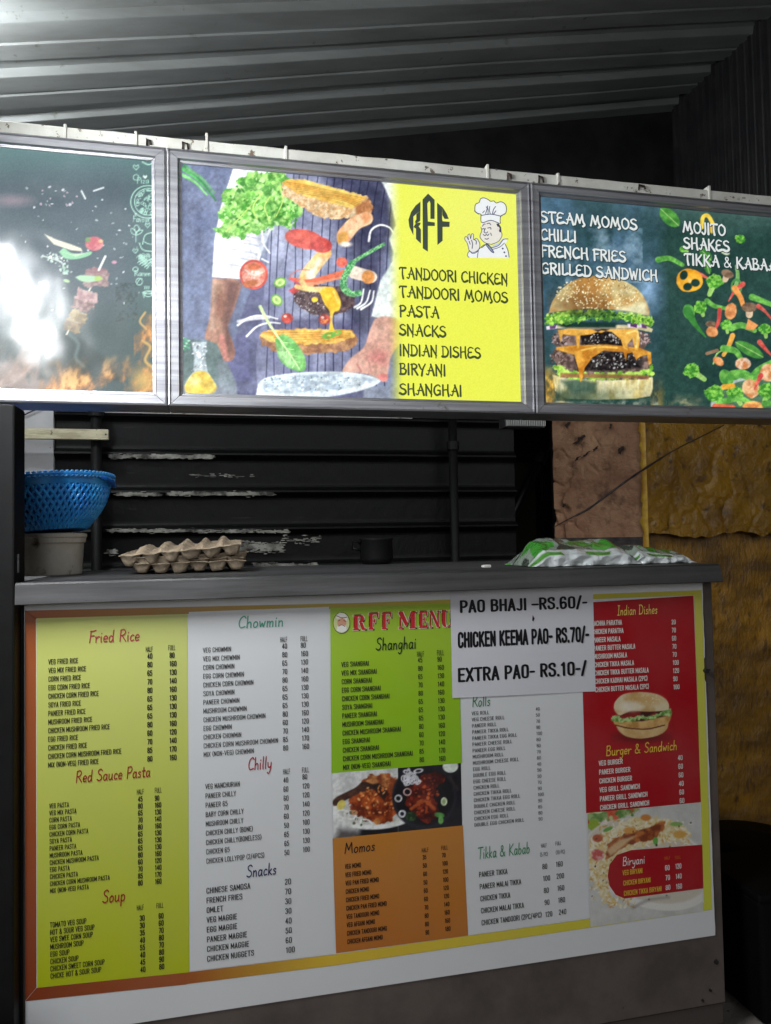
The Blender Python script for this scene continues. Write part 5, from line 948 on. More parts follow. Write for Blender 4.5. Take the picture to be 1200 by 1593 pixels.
def f(b):
    wh, yl = (226, 222, 216), (226, 190, 74)
    title(b, 'Indian Dishes', 961, 957, 1023, 14.5, (232, 206, 110), wd=11)
    xs = rows(b, ['LACHHA PARATHA', 'CHICKEN PARATHA', 'PANEER MASALA', 'PANEER BUTTER MASALA', 'MUSHROOM MASALA', 'CHICKEN TIKKA MASALA', 'CHICKEN TIKKA BUTTER MASALA', 'CHICKEN KADHAI MASALA (2PC)', 'CHICKEN BUTTER MASALA (2PC)'], 921.5, 974, 926.5, 1077, 8, 'CHICKEN BUTTER MASALA (2PC)', 1010, wh, .02)
    nums(b, [20, 70, 60, 70, 70, 100, 120, 90, 100], 1045, 971.5, 1048, 1072.5, 7.6, xs*1.02, wh, .02)
    title(b, 'Burger & Sandwich', 942.5, 1176, 1053.6, 15, yl, wd=11)
    xs = rows(b, ['VEG BURGER', 'PANEER BURGER', 'CHICKEN BURGER', 'VEG GRILL SANDWICH', 'PANEER GRILL SANDWICH', 'CHICKEN GRILL SANDWICH'], 932, 1191.5, 934, 1260.7, 8, 'CHICKEN GRILL SANDWICH', 1010.5, wh, .02)
    nums(b, [40, 60, 60, 40, 60, 60], 1055, 1183, 1057.7, 1249.8, 8, xs, wh, .02)
lettering('lettering', s6, f)
def picture(name, x0, x1, y0, y1, fn, parent, bgc, Y, clip=None, label=None):
    """art panel: a fine grid in the board plane, trimmed to the printed outline"""
    a, c = at(x0, y0, Y), at(x1, y1, Y); P, nx, nz_ = art_grid(a[0], c[0], c[2], a[2], Y, .00185); A = Art(P, bgc); fn(A)
    o = art_object(name, A, nx, nz_, PRINT, parent)
    if label: o['label'] = label
    return o
dz = 3
pc = picture('chicken_photo', 517, 719.5, 1195.5, 1296, paint_chicken, mn, (200, 200, 200), YP-.00005, label='printed photo of two plates of roast chicken, pale on the left and dark on the right')
picture('burger_photo', 946, 1048, 1074, 1152, paint_burger, s6, RED, YQ-.0002, label='printed photo of a burger on the red ground')
picture('biryani_photo', 914, 1094, 1256.5, 1417, paint_biryani, mn, (206, 206, 202), YP-.00005, label='printed photo of a plate of rice and meat')
rb = [(982, 1322.5), (1092.8, 1314), (1094.2, 1382), (972, 1397.8), (958, 1392), (948.5, 1378), (945.6, 1363), (948.5, 1345), (960, 1330)]
m = MB(); put_poly(m, rb, YQ, RED); s7 = m.build('red_price_tab', PRINT, mn)
def f(b):
    wh, yl, og = (226, 222, 220), (214, 176, 60), (206, 110, 46)
    title(b, 'Biryani', 968.4, 1347, 1003.5, 13, wh, wd=11)
    xs = rows(b, ['VEG BIRYANI', 'CHICKEN BIRYANI', 'CHICKEN TIKKA BIRYANI'], 969, 1362, 971, 1394, 8, 'CHICKEN TIKKA BIRYANI', 1030, yl, .02); head(b, 1034, 1338, 1050.5, 1337, 5.4, 9, og)
    nums(b, [60, 70, 80], 1035, 1354.4, 1036, 1385, 8.2, xs*1.15, wh, .02); nums(b, [120, 140, 160], 1051, 1352, 1052, 1383.4, 8.2, xs*1.05, wh, .02)
YI0 = YI; YI = YQ-.0004; lettering('lettering', s7, f); YI = YI0
m = MB(); c = at(1097, 1043, YV); m.tube([(c[0], -.002, c[2]), (c[0], -.012, c[2])], .006, 12); m.tube([(c[0]-.007, -.007, c[2]), (c[0]+.012, -.007, c[2]+.002)], .0022, 8); m.build('hook_screw', DARK, mn)

# taped paper notice
no = thing('paper_notice', (.9, -.01, 1.0), 'white paper notice in bold black capitals taped over the menu', 'notice')
m = MB(); P = [at(700.5, 916, -.0056), at(922.5, 910, -.0056), at(927, 1075.5, -.0056), at(704, 1086, -.0056)]; nd = 24; vs, fs = [], []
for i in range(nd+1):
    for j in range(nd+1):
        u, v = j/nd, i/nd; p = (P[0]*(1-u)+P[1]*u)*(1-v)+(P[3]*(1-u)+P[2]*u)*v; p = p.copy(); p[2] = min(p[2], LIPB+.004)
        p[1] += -.0006*math.sin(u*5)*v-.0002*v; vs.append(p)
for i in range(nd):
    for j in range(nd): a = i*(nd+1)+j; fs.append((a, a+1, a+nd+2, a+nd+1))
m.add(vs, fs, lin((222, 222, 228))); pp = m.build('paper_sheet', PAPER, no); so_ = pp.modifiers.new('thickness', 'SOLIDIFY'); so_.thickness = .0003; so_.offset = 1
b = MB(); YN = -.0067
for t, x, y, r, cap, bo in (('PAO BHAJI \u2013RS.60/-', 716, 953.5, 914, 19.5, .028), ('CHICKEN KEEMA PAO- RS.70/-', 713, 1008, 917, 24, .04), ('EXTRA PAO- RS.10-/', 713, 1061.5, 913, 22, .028)): put_font(b, t, x, y, YN, cap, right=r, col=(14, 14, 18), bold=bo)
put_poly(b, [(829, 957), (832, 962), (830, 967), (828, 965)], YN, (20, 20, 24)); b.build('bold_lettering', INK, no)
# ---------------------------------------------------------------- header: white beam, three backlit sign boxes
ZT, ZB, ZPT, ZPB = 2.1628, 1.583, 2.136, 1.6135; SWD = .0318
def rear(strength):  # glow material for panels added behind the sign boxes
    m = bpy.data.materials.new('added_rear_glow'); m.use_nodes = True; p = m.node_tree.nodes['Principled BSDF']
    p.inputs['Emission Color'].default_value = (.95, .98, 1, 1); p.inputs['Emission Strength'].default_value = strength; return m
def light_box(name, x0, x1, label, paint, bgc, step=.0019, rear_glow=1.4):
    o = thing(name, ((x0+x1)/2, 0, ZB), label, 'light box', 'backlit signs over the counter')
    pr = [(0, .085), (0, -.015), (.12, -.0165), (.17, -.012), (.72, -.012), (.8, -.006), (1, -.004), (1, .004)]
    IX0, IX1 = x0+SWD, x1-SWD; zt, zb = ZT-ZPT, ZPB-ZB
    def ring(q, y): return [(x0+q*SWD, y, ZB+q*zb), (x1-q*SWD, y, ZB+q*zb), (x1-q*SWD, y, ZT-q*zt), (x0+q*SWD, y, ZT-q*zt)]
    for s in range(4):
        m = MB(); vs, fs = [], []; gap = .0006
        for q, y in pr:
            r = ring(q, y); a, b_ = np.array(r[s]), np.array(r[(s+1) % 4]); d = (b_-a)/np.linalg.norm(b_-a); vs += [a+d*gap, b_-d*gap]
        for i in range(len(pr)-1): fs.append((2*i, 2*i+1, 2*i+3, 2*i+2))
        fs += [tuple(range(0, 2*len(pr), 2)), tuple(range(2*len(pr)-1, 0, -2))]
        m.add(vs, fs); m.build('frame_rail', ALU, o)
    m = MB(); m.box((x0+.004, .02, ZB+.004), (x1-.004, .084, ZT-.004)); m.build('back_case', DARK, o)
    m = MB(); m.box((x0+.02, .085, ZB+.02), (x1-.02, .089, ZT-.02)); m.build('added_glow_panel', rear(rear_glow), o)  # added glowing panel, lights the kitchen from behind the sign
    P, nx, nz_ = art_grid(IX0-.003, IX1+.003, ZPB-.003, ZPT+.003, .0, step); A = Art(P, bgc); paint(A); face = art_object('picture_face', A, nx, nz_, FACE, o)
    return o, face
LB0, f0 = light_box('light_box', -.9835, -.1115, 'backlit sign of flying meat skewers over flames with chalk food doodles', paint_left, (90, 104, 110), .0021, 1.4)
LB1, f1 = light_box('light_box', -.110, .760, 'backlit sign half cook with exploding sandwich, half yellow dish list with chef', paint_centre, (130, 140, 170))
LB2, f2 = light_box('light_box', .7615, 1.6315, 'backlit dark green sign of stacked burger and flying vegetables', paint_right, (40, 68, 64), .0019, 1.7)
YS = -.0012
b = MB()
for t, y, r in (('TANDOORI CHICKEN', 432.5, 790), ('TANDOORI MOMOS', 461.5, 790), ('PASTA', 491.5, 683), ('SNACKS', 521, 694), ('INDIAN DISHES', 552.5, 748), ('BIRYANI', 582, 694), ('SHANGHAI', 613.5, 719)):
    put_strokes(b, t, DECO, 621.5, y, r, YS, 17, 15, (66, 78, 40))
b.build('dish_lettering', FACEINK, LB1)
b = MB(); z5 = lambda q: [(610+x/5.4545, 280+y/5.4545) for x, y in q]
for q in ([(242, 185), (200, 218), (160, 275), (140, 335), (148, 400), (180, 470), (180, 400), (187, 372), (206, 362), (206, 350), (186, 350), (180, 330), (196, 300), (206, 292), (206, 330), (242, 330)][:0] or
          [(242, 183), (200, 218), (162, 272), (140, 338), (148, 398), (182, 470), (182, 310), (204, 290), (242, 262)], [(242, 262), (207, 290), (207, 335), (196, 352), (200, 372), (218, 362), (240, 345)],
          [(182, 400), (200, 372), (222, 362), (244, 362), (240, 378), (226, 392), (246, 420), (246, 540), (204, 500), (204, 412)],
          [(307, 115), (260, 165), (262, 580), (305, 608), (305, 390), (364, 390), (364, 360), (305, 352), (300, 200), (318, 176)], [(307, 115), (318, 176), (326, 196), (326, 330), (362, 330), (362, 168)],
          [(383, 192), (386, 552), (430, 515), (430, 398), (488, 398), (490, 355), (430, 350), (426, 330), (426, 230)], [(383, 192), (426, 230), (428, 298), (446, 330), (482, 330), (466, 288), (432, 234)]):
    put_poly(b, z5(q), YS, (62, 74, 62)); YS -= .00002
b.build('arrowhead_logo', FACEINK, LB1); YS = -.0012
# chef drawing
b = MB(); WH, LN = (246, 250, 250), (66, 74, 110)
hat = [(755, 290), (712, 275), (703, 240), (712, 205), (740, 190), (752, 160), (780, 152), (815, 165), (835, 180), (865, 178), (885, 195), (925, 185), (960, 205), (972, 245), (962, 285), (925, 305), (918, 345), (915, 368), (840, 342), (762, 360)]
headp = [(762, 362), (800, 346), (850, 344), (890, 360), (922, 430), (934, 470), (905, 520), (845, 547), (790, 532), (752, 495), (748, 470), (762, 430), (755, 400)]
body = [(725, 660), (735, 590), (790, 548), (850, 575), (910, 530), (945, 490), (985, 502), (962, 545), (985, 600), (994, 664)]
hand = [(655, 602), (640, 540), (620, 508), (620, 485), (635, 482), (650, 510), (644, 470), (660, 460), (668, 500), (675, 462), (692, 460), (692, 505), (715, 495), (732, 510), (746, 545), (742, 578), (725, 600), (690, 615)]
cuff = [(645, 618), (660, 600), (690, 618), (728, 604), (728, 660), (655, 658), (640, 640)]
put_poly(b, z5(body), YS, WH); put_poly(b, z5(cuff), YS-.0001, WH); put_poly(b, z5(hand), YS-.0002, (240, 238, 232)); put_poly(b, z5(headp), YS-.0003, (240, 236, 226)); put_poly(b, z5(hat), YS-.0004, WH)
put_poly(b, z5([(884, 372), (905, 368), (926, 400), (930, 440), (915, 445), (905, 425), (912, 405), (896, 395)]), YS-.0005, (70, 70, 90)); put_poly(b, z5([(890, 405), (908, 395), (914, 415), (905, 438), (894, 436)]), YS-.0006, (236, 226, 216))
put_poly(b, z5([(850, 556), (905, 535), (945, 492), (950, 506), (912, 552), (852, 574)]), YS-.0005, (206, 216, 232)); put_poly(b, z5([(800, 540), (826, 556), (864, 612), (850, 612), (828, 590)]), YS-.0006, (150, 160, 186))
Yd = YS-.0009
def dl(q, wd=1.3, close=False): put_line(b, z5(q+[q[0]] if close else q), wd, Yd, LN, smooth=True)
dl(hat, 1.2, True); dl(headp[7:], 1.0); dl(headp[4:8], 1.0); dl(hand, 1.0, True); dl(cuff[:2], 1); dl([(645, 618), (640, 640), (655, 658)], 1); dl([(660, 602), (680, 622), (706, 620), (728, 604)], 1); dl([(735, 590), (728, 630), (724, 660)], 1); dl(body[1:4], 1); dl([(850, 575), (905, 555), (945, 505), (985, 500)], 1.1); dl([(962, 545), (985, 600), (994, 655)], 1.2); dl([(850, 590), (912, 570), (955, 535)], 1)
for q in ([(795, 285), (806, 250), (812, 220)], [(815, 292), (815, 250), (800, 228)], [(835, 290), (826, 250), (830, 225)], [(852, 292), (862, 250), (880, 225)], [(770, 278), (785, 262)], [(862, 290), (882, 262)], [(760, 300), (840, 290), (922, 306)], [(700, 262), (735, 290)], [(960, 285), (920, 310)], [(768, 392), (780, 376), (792, 374)], [(806, 372), (826, 366), (838, 380)], [(764, 418), (778, 412), (784, 418)], [(812, 408), (836, 404), (840, 418)], [(792, 410), (782, 440), (800, 450), (812, 440)], [(774, 462), (790, 472), (800, 462), (812, 470), (824, 458)], [(790, 498), (806, 502), (820, 494)], [(838, 450), (844, 470)], [(676, 510), (684, 545), (680, 580)], [(700, 505), (716, 520), (714, 545)], [(655, 520), (664, 545)], [(800, 540), (826, 556), (864, 612), (850, 612), (828, 590), (802, 556)], [(762, 574), (800, 545)]): dl(q, 1.25)
for x, y in ((940, 582), (954, 614), (968, 646)): put_poly(b, [(610+(x+8*math.cos(t))/5.4545, 280+(y+8*math.sin(t))/5.4545) for t in np.linspace(0, 6.28, 10)[:-1]], Yd, LN)
b.build('chef_drawing', FACEINK, LB1)
b = MB()
for t, x, y, r in (('STEAM MOMOS', 840.5, 346, 991), ('CHILLI', 841, 373.5, 897), ('FRENCH FRIES', 841.5, 399, 973.5), ('GRILLED SANDWICH', 842, 426, 1023), ('MOJITO', 1062.5, 362, 1129), ('SHAKES', 1063.5, 387, 1135), ('TIKKA & KABAAB', 1065, 412, 1218)):
    for dx, dz_ in ((.0022, -.0022), (-.0014, -.0018)): put_strokes(b, t, DECO, x, y-1, r, YS+.0004, 17, 12, (30, 52, 52), dx=dx, dz=dz_)
    put_strokes(b, t, DECO, x, y-1, r, YS, 17, 12, (238, 244, 242))
b.build('dish_lettering', FACEINK, LB2)

# beam behind and above the boxes, with straps and old hook stubs
bt = 2.197; bm = thing('header_beam', (.3, .03, ZT), 'long white beam with chipped paint running along the top of the signs', 'beam')
m = MB(); n = 80; vs, fs = [], []; sec = [(.0, ZT+.001), (.0, bt-.003), (.004, bt), (.07, bt), (.07, ZB+.02), (.088, ZB+.02)][:4]+[(.08, ZT+.001)]
for i in range(n+1):
    x = -1.2+3.0*i/n
    for yy, zz in sec: vs.append((x, yy+.0015*mnoise.noise((x*11, yy*40, zz*9)), zz+(.0018*mnoise.noise((x*16, 5, 1)) if zz > bt-.01 else 0)))
ks = len(sec)
for i in range(n):
    for j in range(ks): a = i*ks+j; c = i*ks+(j+1) % ks; fs.append((a, c, c+ks, a+ks))
m.add(vs, fs); m.build('beam_body', WHITEP, bm)
m = MB(); m.box((-.14, .082, ZT+.004), (1.72, .56, ZT+.016)); m.build('added_light_baffle', DARK, bm)  # unseen board added to keep the rear glow off the roof
for px, tall in ((102, 0), (212, 0), (322, .012), (445, 0), (758, .004), (867, 0), (1101, .006)):
    x = at(px, 230, 0)[0]; m = MB(); m.box((x-.003, -.0035, ZT+.002), (x+.003, .075, bt+.0035+tall)); bevel(m.build('strap', WHITEP, bm), .001)
RUST = material('rusty_stub', (64, 44, 36), .8, c2=(36, 28, 26), scale=60)
for px, py, h, wd in ((232, 222, .014, .004), (289, 228, .018, .006), (793, 275, .016, .005), (842, 280, .018, .006), (999, 292, .012, .009)):
    c = at(px, py, -.002); m = MB(); m.tube([(c[0]-wd, -.002, c[2]-h/2), (c[0]-wd, -.004, c[2]+h/2), (c[0]+wd*.6, -.004, c[2]+h/2-.003), (c[0]+wd, -.003, c[2]-h/3)], .0026, 6); m.build('hook_stub', RUST, bm)

# ---------------------------------------------------------------- lit tube lamp hung at the left, in front of the signs
def mirrored(px, py, s):                              # a point whose mirror image in the sign plane is seen at (px, py)
    d = AX.T @ np.array([(px-PW/2)/F_PX, (PH/2-py)/F_PX, 1.0]); return CAM+d*(1.7/d[1])+np.array([d[0], -d[1], d[2]])*s
LA, LB_ = mirrored(6, 372, .38), mirrored(70, 545, .9); LD = (LB_-LA)/np.linalg.norm(LB_-LA)
bl = thing('tube_lamp', (LA+LB_)/2, 'lit white tube lamp hung on wires under the roof at the left', 'lamp')
em = bpy.data.materials.new('lit_tube'); em.use_nodes = True; p = em.node_tree.nodes['Principled BSDF']; p.inputs['Base Color'].default_value = (.9, .9, .9, 1); p.inputs['Emission Color'].default_value = (.95, .98, 1, 1); p.inputs['Emission Strength'].default_value = 360.0
m = MB(); m.tube([LA, LB_], .016, 16); m.build('lit_glass', em, bl, smooth=False)
WP = material('white_lamp_metal', (220, 220, 216), .4)
for q, sg in ((LA, -1), (LB_, 1)):
    m = MB(); m.tube([q+LD*sg*.001, q+LD*sg*.03], .019, 16); m.build('end_cap', WP, bl)
    m = MB(); m.tube([q+LD*sg*.02, np.array([q[0], q[1], roof_z(q[0])+.01])], .002, 6); m.build('hanging_wire', DARK, bl)
up_ = np.array([0, 0, 1.])-LD*LD[2]; up_ /= np.linalg.norm(up_)
m = MB(); m.tube([LA+up_*.03, LB_+up_*.03], .010, 8); m.build('batten', WP, bl)

# bare bulb on the roof just beyond the left end of the signs
h = rib_y(-130, 62); q = CAM+(h-CAM)*.90; q2 = np.array([q[0], q[1], roof_z(q[0])])
b2 = thing('roof_bulb', q, 'lit bare bulb hanging close under the roof above the left end of the signs', 'lamp')
e2 = em.copy(); e2.name = 'lit_bulb'; e2.node_tree.nodes['Principled BSDF'].inputs['Emission Strength'].default_value = 360.0
m = MB(); m.lathe([(.0001, -.045), (.02, -.040), (.033, -.028), (.038, -.008), (.036, .010), (.028, .030), (.016, .042)], 24, q); m.build('bulb_glass', e2, b2, smooth=True)
m = MB(); m.lathe([(.017, .041), (.019, .046), (.019, .075), (.007, .08), (.0001, .08)], 20, q); m.build('holder', WP, b2, smooth=True)
m = MB(); m.tube([q+np.array([0, 0, .079]), q2+np.array([0, 0, .03])], .003, 8); m.build('cord', DARK, b2)
# ---------------------------------------------------------------- things standing on the counter
BY = .36
bc = at(76, 870, BY); k = (bc[1]-CAM[1])
BUCK = material('grubby_white_plastic', (206, 200, 188), .45, 0, c2=(170, 158, 138), scale=6, contrast=(.4, .7), c3=(86, 66, 46), scale3=22, cut3=(.57, .7), stretch3=(1, 1, 1.0), bump=.0003, bscale=30)
rB = (at(133, 850, BY)[0]-at(20, 850, BY)[0])/2; cB = ((at(133, 850, BY)[0]+at(20, 850, BY)[0])/2, BY, CT); zt = at(76, 832, BY)[2]-CT
bu = thing('plastic_bucket', cB, 'grubby white plastic bucket under the blue basket at the left of the counter', 'bucket')
m = MB(); m.lathe([(.0001, 0), (rB*.88, 0), (rB*.90, .004), (rB*.955, zt-.02), (rB*.955, zt-.001), (rB*.9, zt-.001), (rB*.86, .01), (.0001, .01)], 64, cB); m.build('tub', BUCK, bu, smooth=True)
m = MB(); m.lathe([(rB*.957, zt-.022), (rB*1.0, zt-.021), (rB*1.01, zt-.010), (rB*1.035, zt-.006), (rB*1.035, zt+.002), (rB*.95, zt+.004), (.0001, zt+.002)], 64, cB); m.build('lid', BUCK, bu, smooth=False)
# woven blue basket, leaning a little on the bucket
BLUE = material('blue_plastic', (60, 168, 240), .28, 0, c2=(24, 126, 216), scale=14, contrast=(.35, .65), c3=(8, 22, 40), scale3=12, cut3=(.66, .76))
BLUE2 = material('deep_blue_plastic', (14, 104, 196), .35, 0, c2=(6, 60, 132), scale=14)
RT = .176; HB = .130; RB_ = .102
def bprof(t): return RB_+(RT-RB_)*(1-(1-t)**2.1)
cb = at(64, 835, BY-.01); cb = np.array([cb[0], BY, CT+zt+.004]); bk = thing('woven_basket', cb, 'blue woven plastic basket tilted on top of the white bucket', 'basket')
m = MB(); NST = 64
for fam in (1, -1):
    for q in range(NST):
        pts = []
        for i in range(15):
            t = .02+.80*i/14; a = 2*math.pi*(q/NST)+fam*.34*t*1.5+(.5*2*math.pi/NST if fam < 0 else 0); r = bprof(t)+fam*.0012*math.sin(i*2.2)
            pts.append((cb[0]+r*math.cos(a), cb[1]+r*math.sin(a), cb[2]+HB*t))
        m.tube(pts, .0041, 6, cap=False)
m.build('woven_side', BLUE, bk, smooth=True)
m = MB(); m.lathe([(.0001, .001), (RB_*.97, .001), (RB_+.004, .003)]+[(bprof(t)-.0035, HB*t) for t in np.linspace(.03, .98, 14)]+[(bprof(t)-.006, HB*t) for t in np.linspace(.98, .06, 12)]+[(.0001, .006)], 64, cb); m.build('inner_shell', BLUE2, bk, smooth=True)
m = MB(); m.lathe([(bprof(.80)+.002, HB*.80), (bprof(.82)+.006, HB*.82), (bprof(.9)+.006, HB*.90), (bprof(.92)+.012, HB*.93), (RT+.016, HB*.97), (RT+.016, HB*1.0), (RT+.004, HB*1.01), (RT-.004, HB*.99)], 96, cb)
m.build('rim_band', BLUE, bk, smooth=True)
m = MB(); nb = 96                                     # beaded edges
for rr, zz, rad in ((RT+.014, HB*1.005, .0034), (bprof(.92)+.013, HB*.925, .0026), (RB_+.006, .005, .003)):
    for q in range(nb):
        a0, a1 = 2*math.pi*q/nb, 2*math.pi*(q+.72)/nb; m.tube([(cb[0]+rr*math.cos(a), cb[1]+rr*math.sin(a), cb[2]+zz+dz_) for a, dz_ in ((a0, -.001), ((a0+a1)/2, .0012), (a1, .001))], [rad*.7, rad, rad*.7], 6)
m.build('beaded_edge', material('light_blue_plastic', (80, 150, 214), .25), bk, smooth=True)
m = MB(); ha = -.25
m.tube([(cb[0]+(RT+.012)*math.cos(a), cb[1]+(RT+.012)*math.sin(a), cb[2]+HB*.93-z_) for a, z_ in ((-.55, 0), (-.4, .004), (-.2, .012), (0, .014), (.2, .006), (.3, 0))], .0055, 8); m.build('handle', BLUE2, bk, smooth=True)
bk.rotation_euler = (math.radians(-3), math.radians(-5.5), .1)

# egg trays
PULP = material('grey_paper_pulp', (156, 140, 118), .95, 0, c2=(124, 110, 92), scale=30, c3=(112, 100, 88), scale3=14, cut3=(.62, .74), bump=.0016, bscale=140)
TY = .36
def tray_mesh(seed, cups=6, size=.30, D=.023, posts=.014):
    n = cups*12; vs, fs = [], []
    for i in range(n+1):
        for j in range(n+1):
            u, v = j/n, i/n; cu, cv = .5-.5*math.cos(2*math.pi*cups*u), .5-.5*math.cos(2*math.pi*cups*v); e = min(u, 1-u, v, 1-v)*cups
            x, y = (u-.5)*size, (v-.5)*size
            h = -D*min(1, 1.5*(cu*cv)**.55)
            if e > .5: h += posts*((1-cu)*(1-cv))**1.6*(1+.35*mnoise.noise((round(u*cups)*3.1, round(v*cups)*2.3, seed)))
            if e < .16: h *= (e/.16)**2
            nn = mnoise.noise((x*30+seed, y*30, seed*2.1))*.0034+mnoise.noise((x*90, y*90, seed))*.0010
            sag = .007*mnoise.noise((x*7, y*7, seed*5)); vs.append((x+nn*1.4, y+nn*1.2, h+nn*1.3+sag))
    for i in range(n):
        for j in range(n): a = i*(n+1)+j; fs.append((a, a+1, a+n+2, a+n+1))
    return vs, fs
tl_, tr_ = at(203, 880, TY-.13), at(381, 880, TY-.13); tc = (tl_[0]+tr_[0])/2; ts = tr_[0]-tl_[0]
specs = [((tc, TY, CT+.028), (0, 0, .03), 'grey pulp egg tray at the bottom of the stack, lying flat on the counter', 1),
         ((tc-.004, TY+.004, CT+.037), (.02, -.02, .02), 'second grey pulp egg tray from the bottom of the stack, nested close', 2),
         ((tc+.003, TY-.002, CT+.046), (-.01, -.028, .06), 'third grey pulp egg tray from the bottom, under the tilted one', 3),
         ((tc-.013, TY-.012, CT+.064), (.04, -.08, -.03), 'topmost grey pulp egg tray, tilted with its right side raised', 4)]
for loc, rot, lab, sd_ in specs:
    vs, fs = tray_mesh(sd_, size=ts*(1.06 if sd_ == 4 else 1.0)); m = MB(); m.add(vs, fs); o = m.build('egg_tray', PULP, smooth=True); o.location = loc; o.rotation_euler = rot
    so_ = o.modifiers.new('thickness', 'SOLIDIFY'); so_.thickness = .0022; so_.offset = 0; tag(o, lab, 'egg tray', 'egg trays stacked on the counter')

# packets of printed plastic bags
def bagmat():
    m = bpy.data.materials.new('printed_plastic_film'); m.use_nodes = True; n = m.node_tree; L = n.links.new; p = n.nodes['Principled BSDF']
    p.inputs['Roughness'].default_value = .14; p.inputs['Coat Weight'].default_value = .6
    a = n.nodes.new('ShaderNodeAttribute'); a.attribute_name = 'Col'; L(a.outputs[0], p.inputs['Base Color'])
    tc_ = n.nodes.new('ShaderNodeTexCoord'); t = n.nodes.new('ShaderNodeTexNoise'); t.inputs['Scale'].default_value = 46; t.inputs['Detail'].default_value = 5; t.inputs['Distortion'].default_value = 1.2; L(tc_.outputs['Object'], t.inputs[0])
    b = n.nodes.new('ShaderNodeBump'); b.inputs['Strength'].default_value = 1; b.inputs['Distance'].default_value = .007; L(t.outputs[0], b.inputs['Height']); L(b.outputs[0], p.inputs['Normal']); return m
BAG = bagmat()
def bag(px0, px1, Y, depth, hpts, seed, label):
    x0, x1 = at(px0, 878, Y)[0], at(px1, 878, Y)[0]; wd = x1-x0; nu, nv = 110, 46; m = MB(); vs, cs, fs = [], [], []
    HX = [h[0] for h in hpts]; HZ = [h[1] for h in hpts]
    for i in range(nv+1):
        v = i/nv                                      # v runs front-bottom -> front-top -> back
        for j in range(nu+1):
            u = j/nu; H = np.interp(u, HX, HZ); edge = min(1, 7*u, 7*(1-u))
            if v < .25: y, z = -.004*math.sin(v*4*math.pi/2), H*.42*(v/.25)
            else:
                s = (v-.25)/.75; y, z = depth*s, H*(.42+.58*math.sin(min(1, s*1.7)*math.pi/2))*(1-.75*max(0, s-.6)/.4)
            wv = mnoise.fractal((u*5*wd/.3+seed, v*3.2, seed), 1, 2, 4); z = max(.002, z*edge**.5*(1+.12*wv)); y += .012*mnoise.noise((u*9+seed, v*5, 1))-.006*edge
            vs.append((x0+wd*u+.006*mnoise.noise((u*6, v*9, seed)), Y+y, CT+z))
            g_ = mnoise.fractal((u*4+seed*3, v*3.0, 2), 1, 2, 3); top = v > .36
            c = lin((214, 220, 220))
            if .24 < v < .32 and g_ > -.05: c = lin((92, 160, 66))
            elif top and g_ > .22: c = lin((66, 146, 52))
            elif top and g_ < -.12: c = lin((66, 72, 64))
            elif top: c = lin((140, 152, 140))
            cs.append(c)
    for i in range(nv):
        for j in range(nu): a = i*(nu+1)+j; fs.append((a, a+1, a+nu+2, a+nu+1))
    m.v = [tuple(map(float, q)) for q in vs]; m.c = [tuple(map(float, q)) for q in cs]; m.f = fs
    o = m.build('bag_packet', BAG, smooth=True); so_ = o.modifiers.new('thickness', 'SOLIDIFY'); so_.thickness = .0008
    return tag(o, label, 'plastic bags', 'packets of plastic bags on the counter')
bag(829, 1000, .03, .20, [(0, .03), (.1, .062), (.3, .074), (.5, .062), (.66, .066), (.8, .07), (1, .03)], 2.0, 'taller crumpled packet of green and white plastic bags on the counter')
bag(985, 1082, .05, .16, [(0, .05), (.2, .052), (.6, .040), (.85, .034), (1, .012)], 5.0, 'lower flatter packet of green and white plastic bags at the right end of the counter')
# curled flap standing up from the taller packet
m = MB(); vs, cs, fs = [], [], []
for i in range(13):
    for j in range(25):
        u, v = j/24, i/12; p = at(922+u*62, 842+u*u*30+18*v*(1-.3*u)+3*math.sin(u*9), .09-.03*math.sin(v*3.1)); vs.append(p); cs.append(lin((96, 176, 74) if (u < .55 and v > .15) or v < .15 else (190, 200, 190)))
for i in range(12):
    for j in range(24): a = i*25+j; fs.append((a, a+1, a+26, a+25))
m.v = [tuple(map(float, q)) for q in vs]; m.c = [tuple(map(float, q)) for q in cs]; m.f = fs
o = m.build('loose_bag', BAG, smooth=True); o.modifiers.new('thickness', 'SOLIDIFY').thickness = .0006; tag(o, 'loose curled green plastic bag lying over the packets', 'plastic bag')
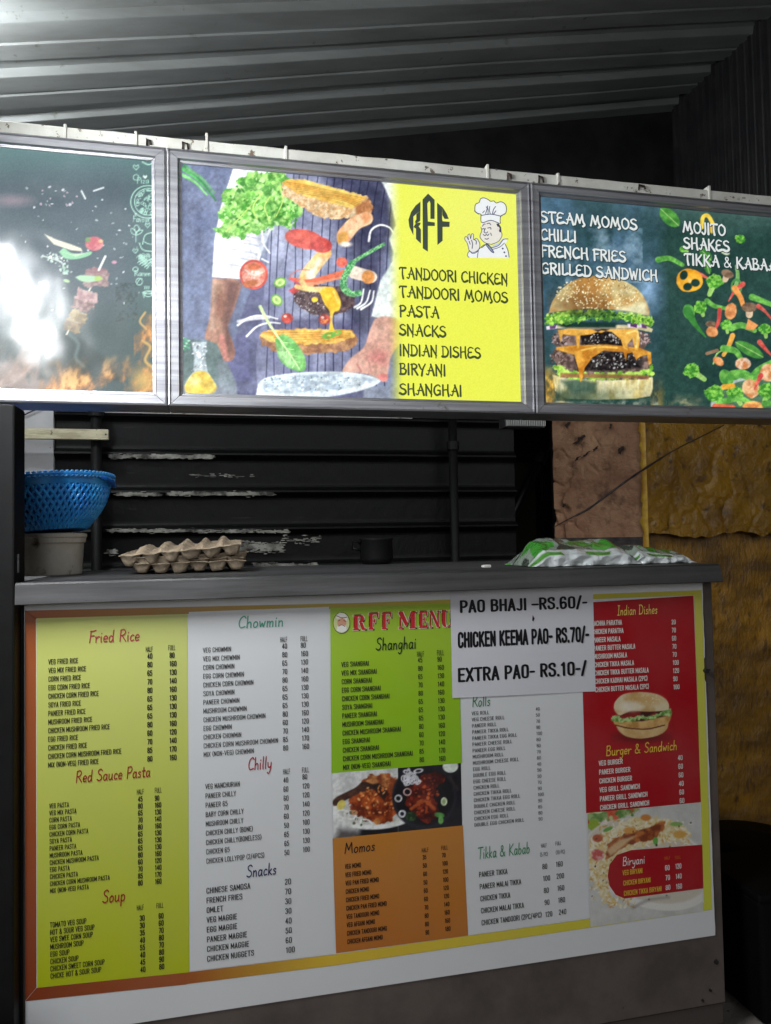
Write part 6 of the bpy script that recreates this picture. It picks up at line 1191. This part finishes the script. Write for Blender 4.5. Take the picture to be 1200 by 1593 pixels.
# scrap of paper, dark pot
a = at(757, 884, .1); m = MB(); m.box((a[0]-.010, .095, CT), (a[0]+.012, .11, CT+.007)); o = bevel(m.build('paper_scrap', WHITEP), .002); tag(o, 'tiny white paper scrap lying on the bare middle of the counter', 'scrap')
a = at(580, 868, .62); po_ = thing('black_pot', (a[0], .56, CT), 'soot black pot barely visible on the dark middle of the counter', 'pot')
m = MB(); m.lathe([(.0001, 0), (.045, .002), (.052, .02), (.05, .075), (.054, .08), (.046, .08), (.044, .02), (.0001, .012)], 36, (a[0], .56, CT)); m.build('pot_body', SOOTP, po_, smooth=True)
m = MB(); m.tube([(a[0]-.05, .56, CT+.065), (a[0]-.075, .56, CT+.075), (a[0]-.075, .56, CT+.05), (a[0]-.05, .56, CT+.045)], .005, 8); m.build('handle', SOOTP, po_, smooth=True)

# black drum and bin on the ground at the right
BLK_ = material('black_plastic', (7, 7, 8), .7, 0, spec=.12, c2=(10, 10, 11), scale=8)
a = at(1166, 1400, .42); dr = thing('black_drum', (a[0]+.02, .42, 0), 'big black plastic drum with ribbed rim behind the right end of the counter', 'drum'); c = (a[0]+.02, .42, 0); rD = .20
zt_ = at(1160, 1312, .42)[2]
m = MB(); m.lathe([(.0001, .004), (rD*.55, .0), (rD*.8, .03), (rD*.93, .1), (rD, zt_*.6), (rD, zt_-.04), (rD*1.0, zt_-.03), (rD*.97, zt_), (rD*.3, zt_+.012), (.0001, zt_+.012)], 64, c); m.build('drum_body', BLK_, dr, smooth=True)
for q in (.045, .085):
    m = MB(); m.lathe([(rD*.99, zt_-q), (rD*1.03, zt_-q+.003), (rD*1.03, zt_-q+.010), (rD*.99, zt_-q+.013)], 64, c); m.build('rim_ring', BLK_, dr, smooth=True)
a = at(1184, 1480, -.02); bn = thing('black_bin', (a[0]+.11, .06, 0), 'tall black bin cut by the right edge, nearer than the drum', 'bin')
m = MB(); z1 = at(1190, 1400, -.02)[2]; x0 = a[0]; vs = []
m.add([(x0+.004, -.02, .02), (x0+.22, -.02, .02), (x0+.22, .2, .02), (x0+.004, .2, .02), (x0-.006, -.03, z1), (x0+.24, -.03, z1), (x0+.24, .21, z1), (x0-.006, .21, z1)], [(0, 3, 2, 1), (4, 5, 6, 7), (0, 1, 5, 4), (1, 2, 6, 5), (2, 3, 7, 6), (3, 0, 4, 7)]); bevel(m.build('bin_body', BLK_, bn), .012, 4)
m = MB(); m.box((x0-.012, -.036, z1), (x0+.246, .216, z1+.02)); bevel(m.build('bin_lid', BLK_, bn), .006, 3)
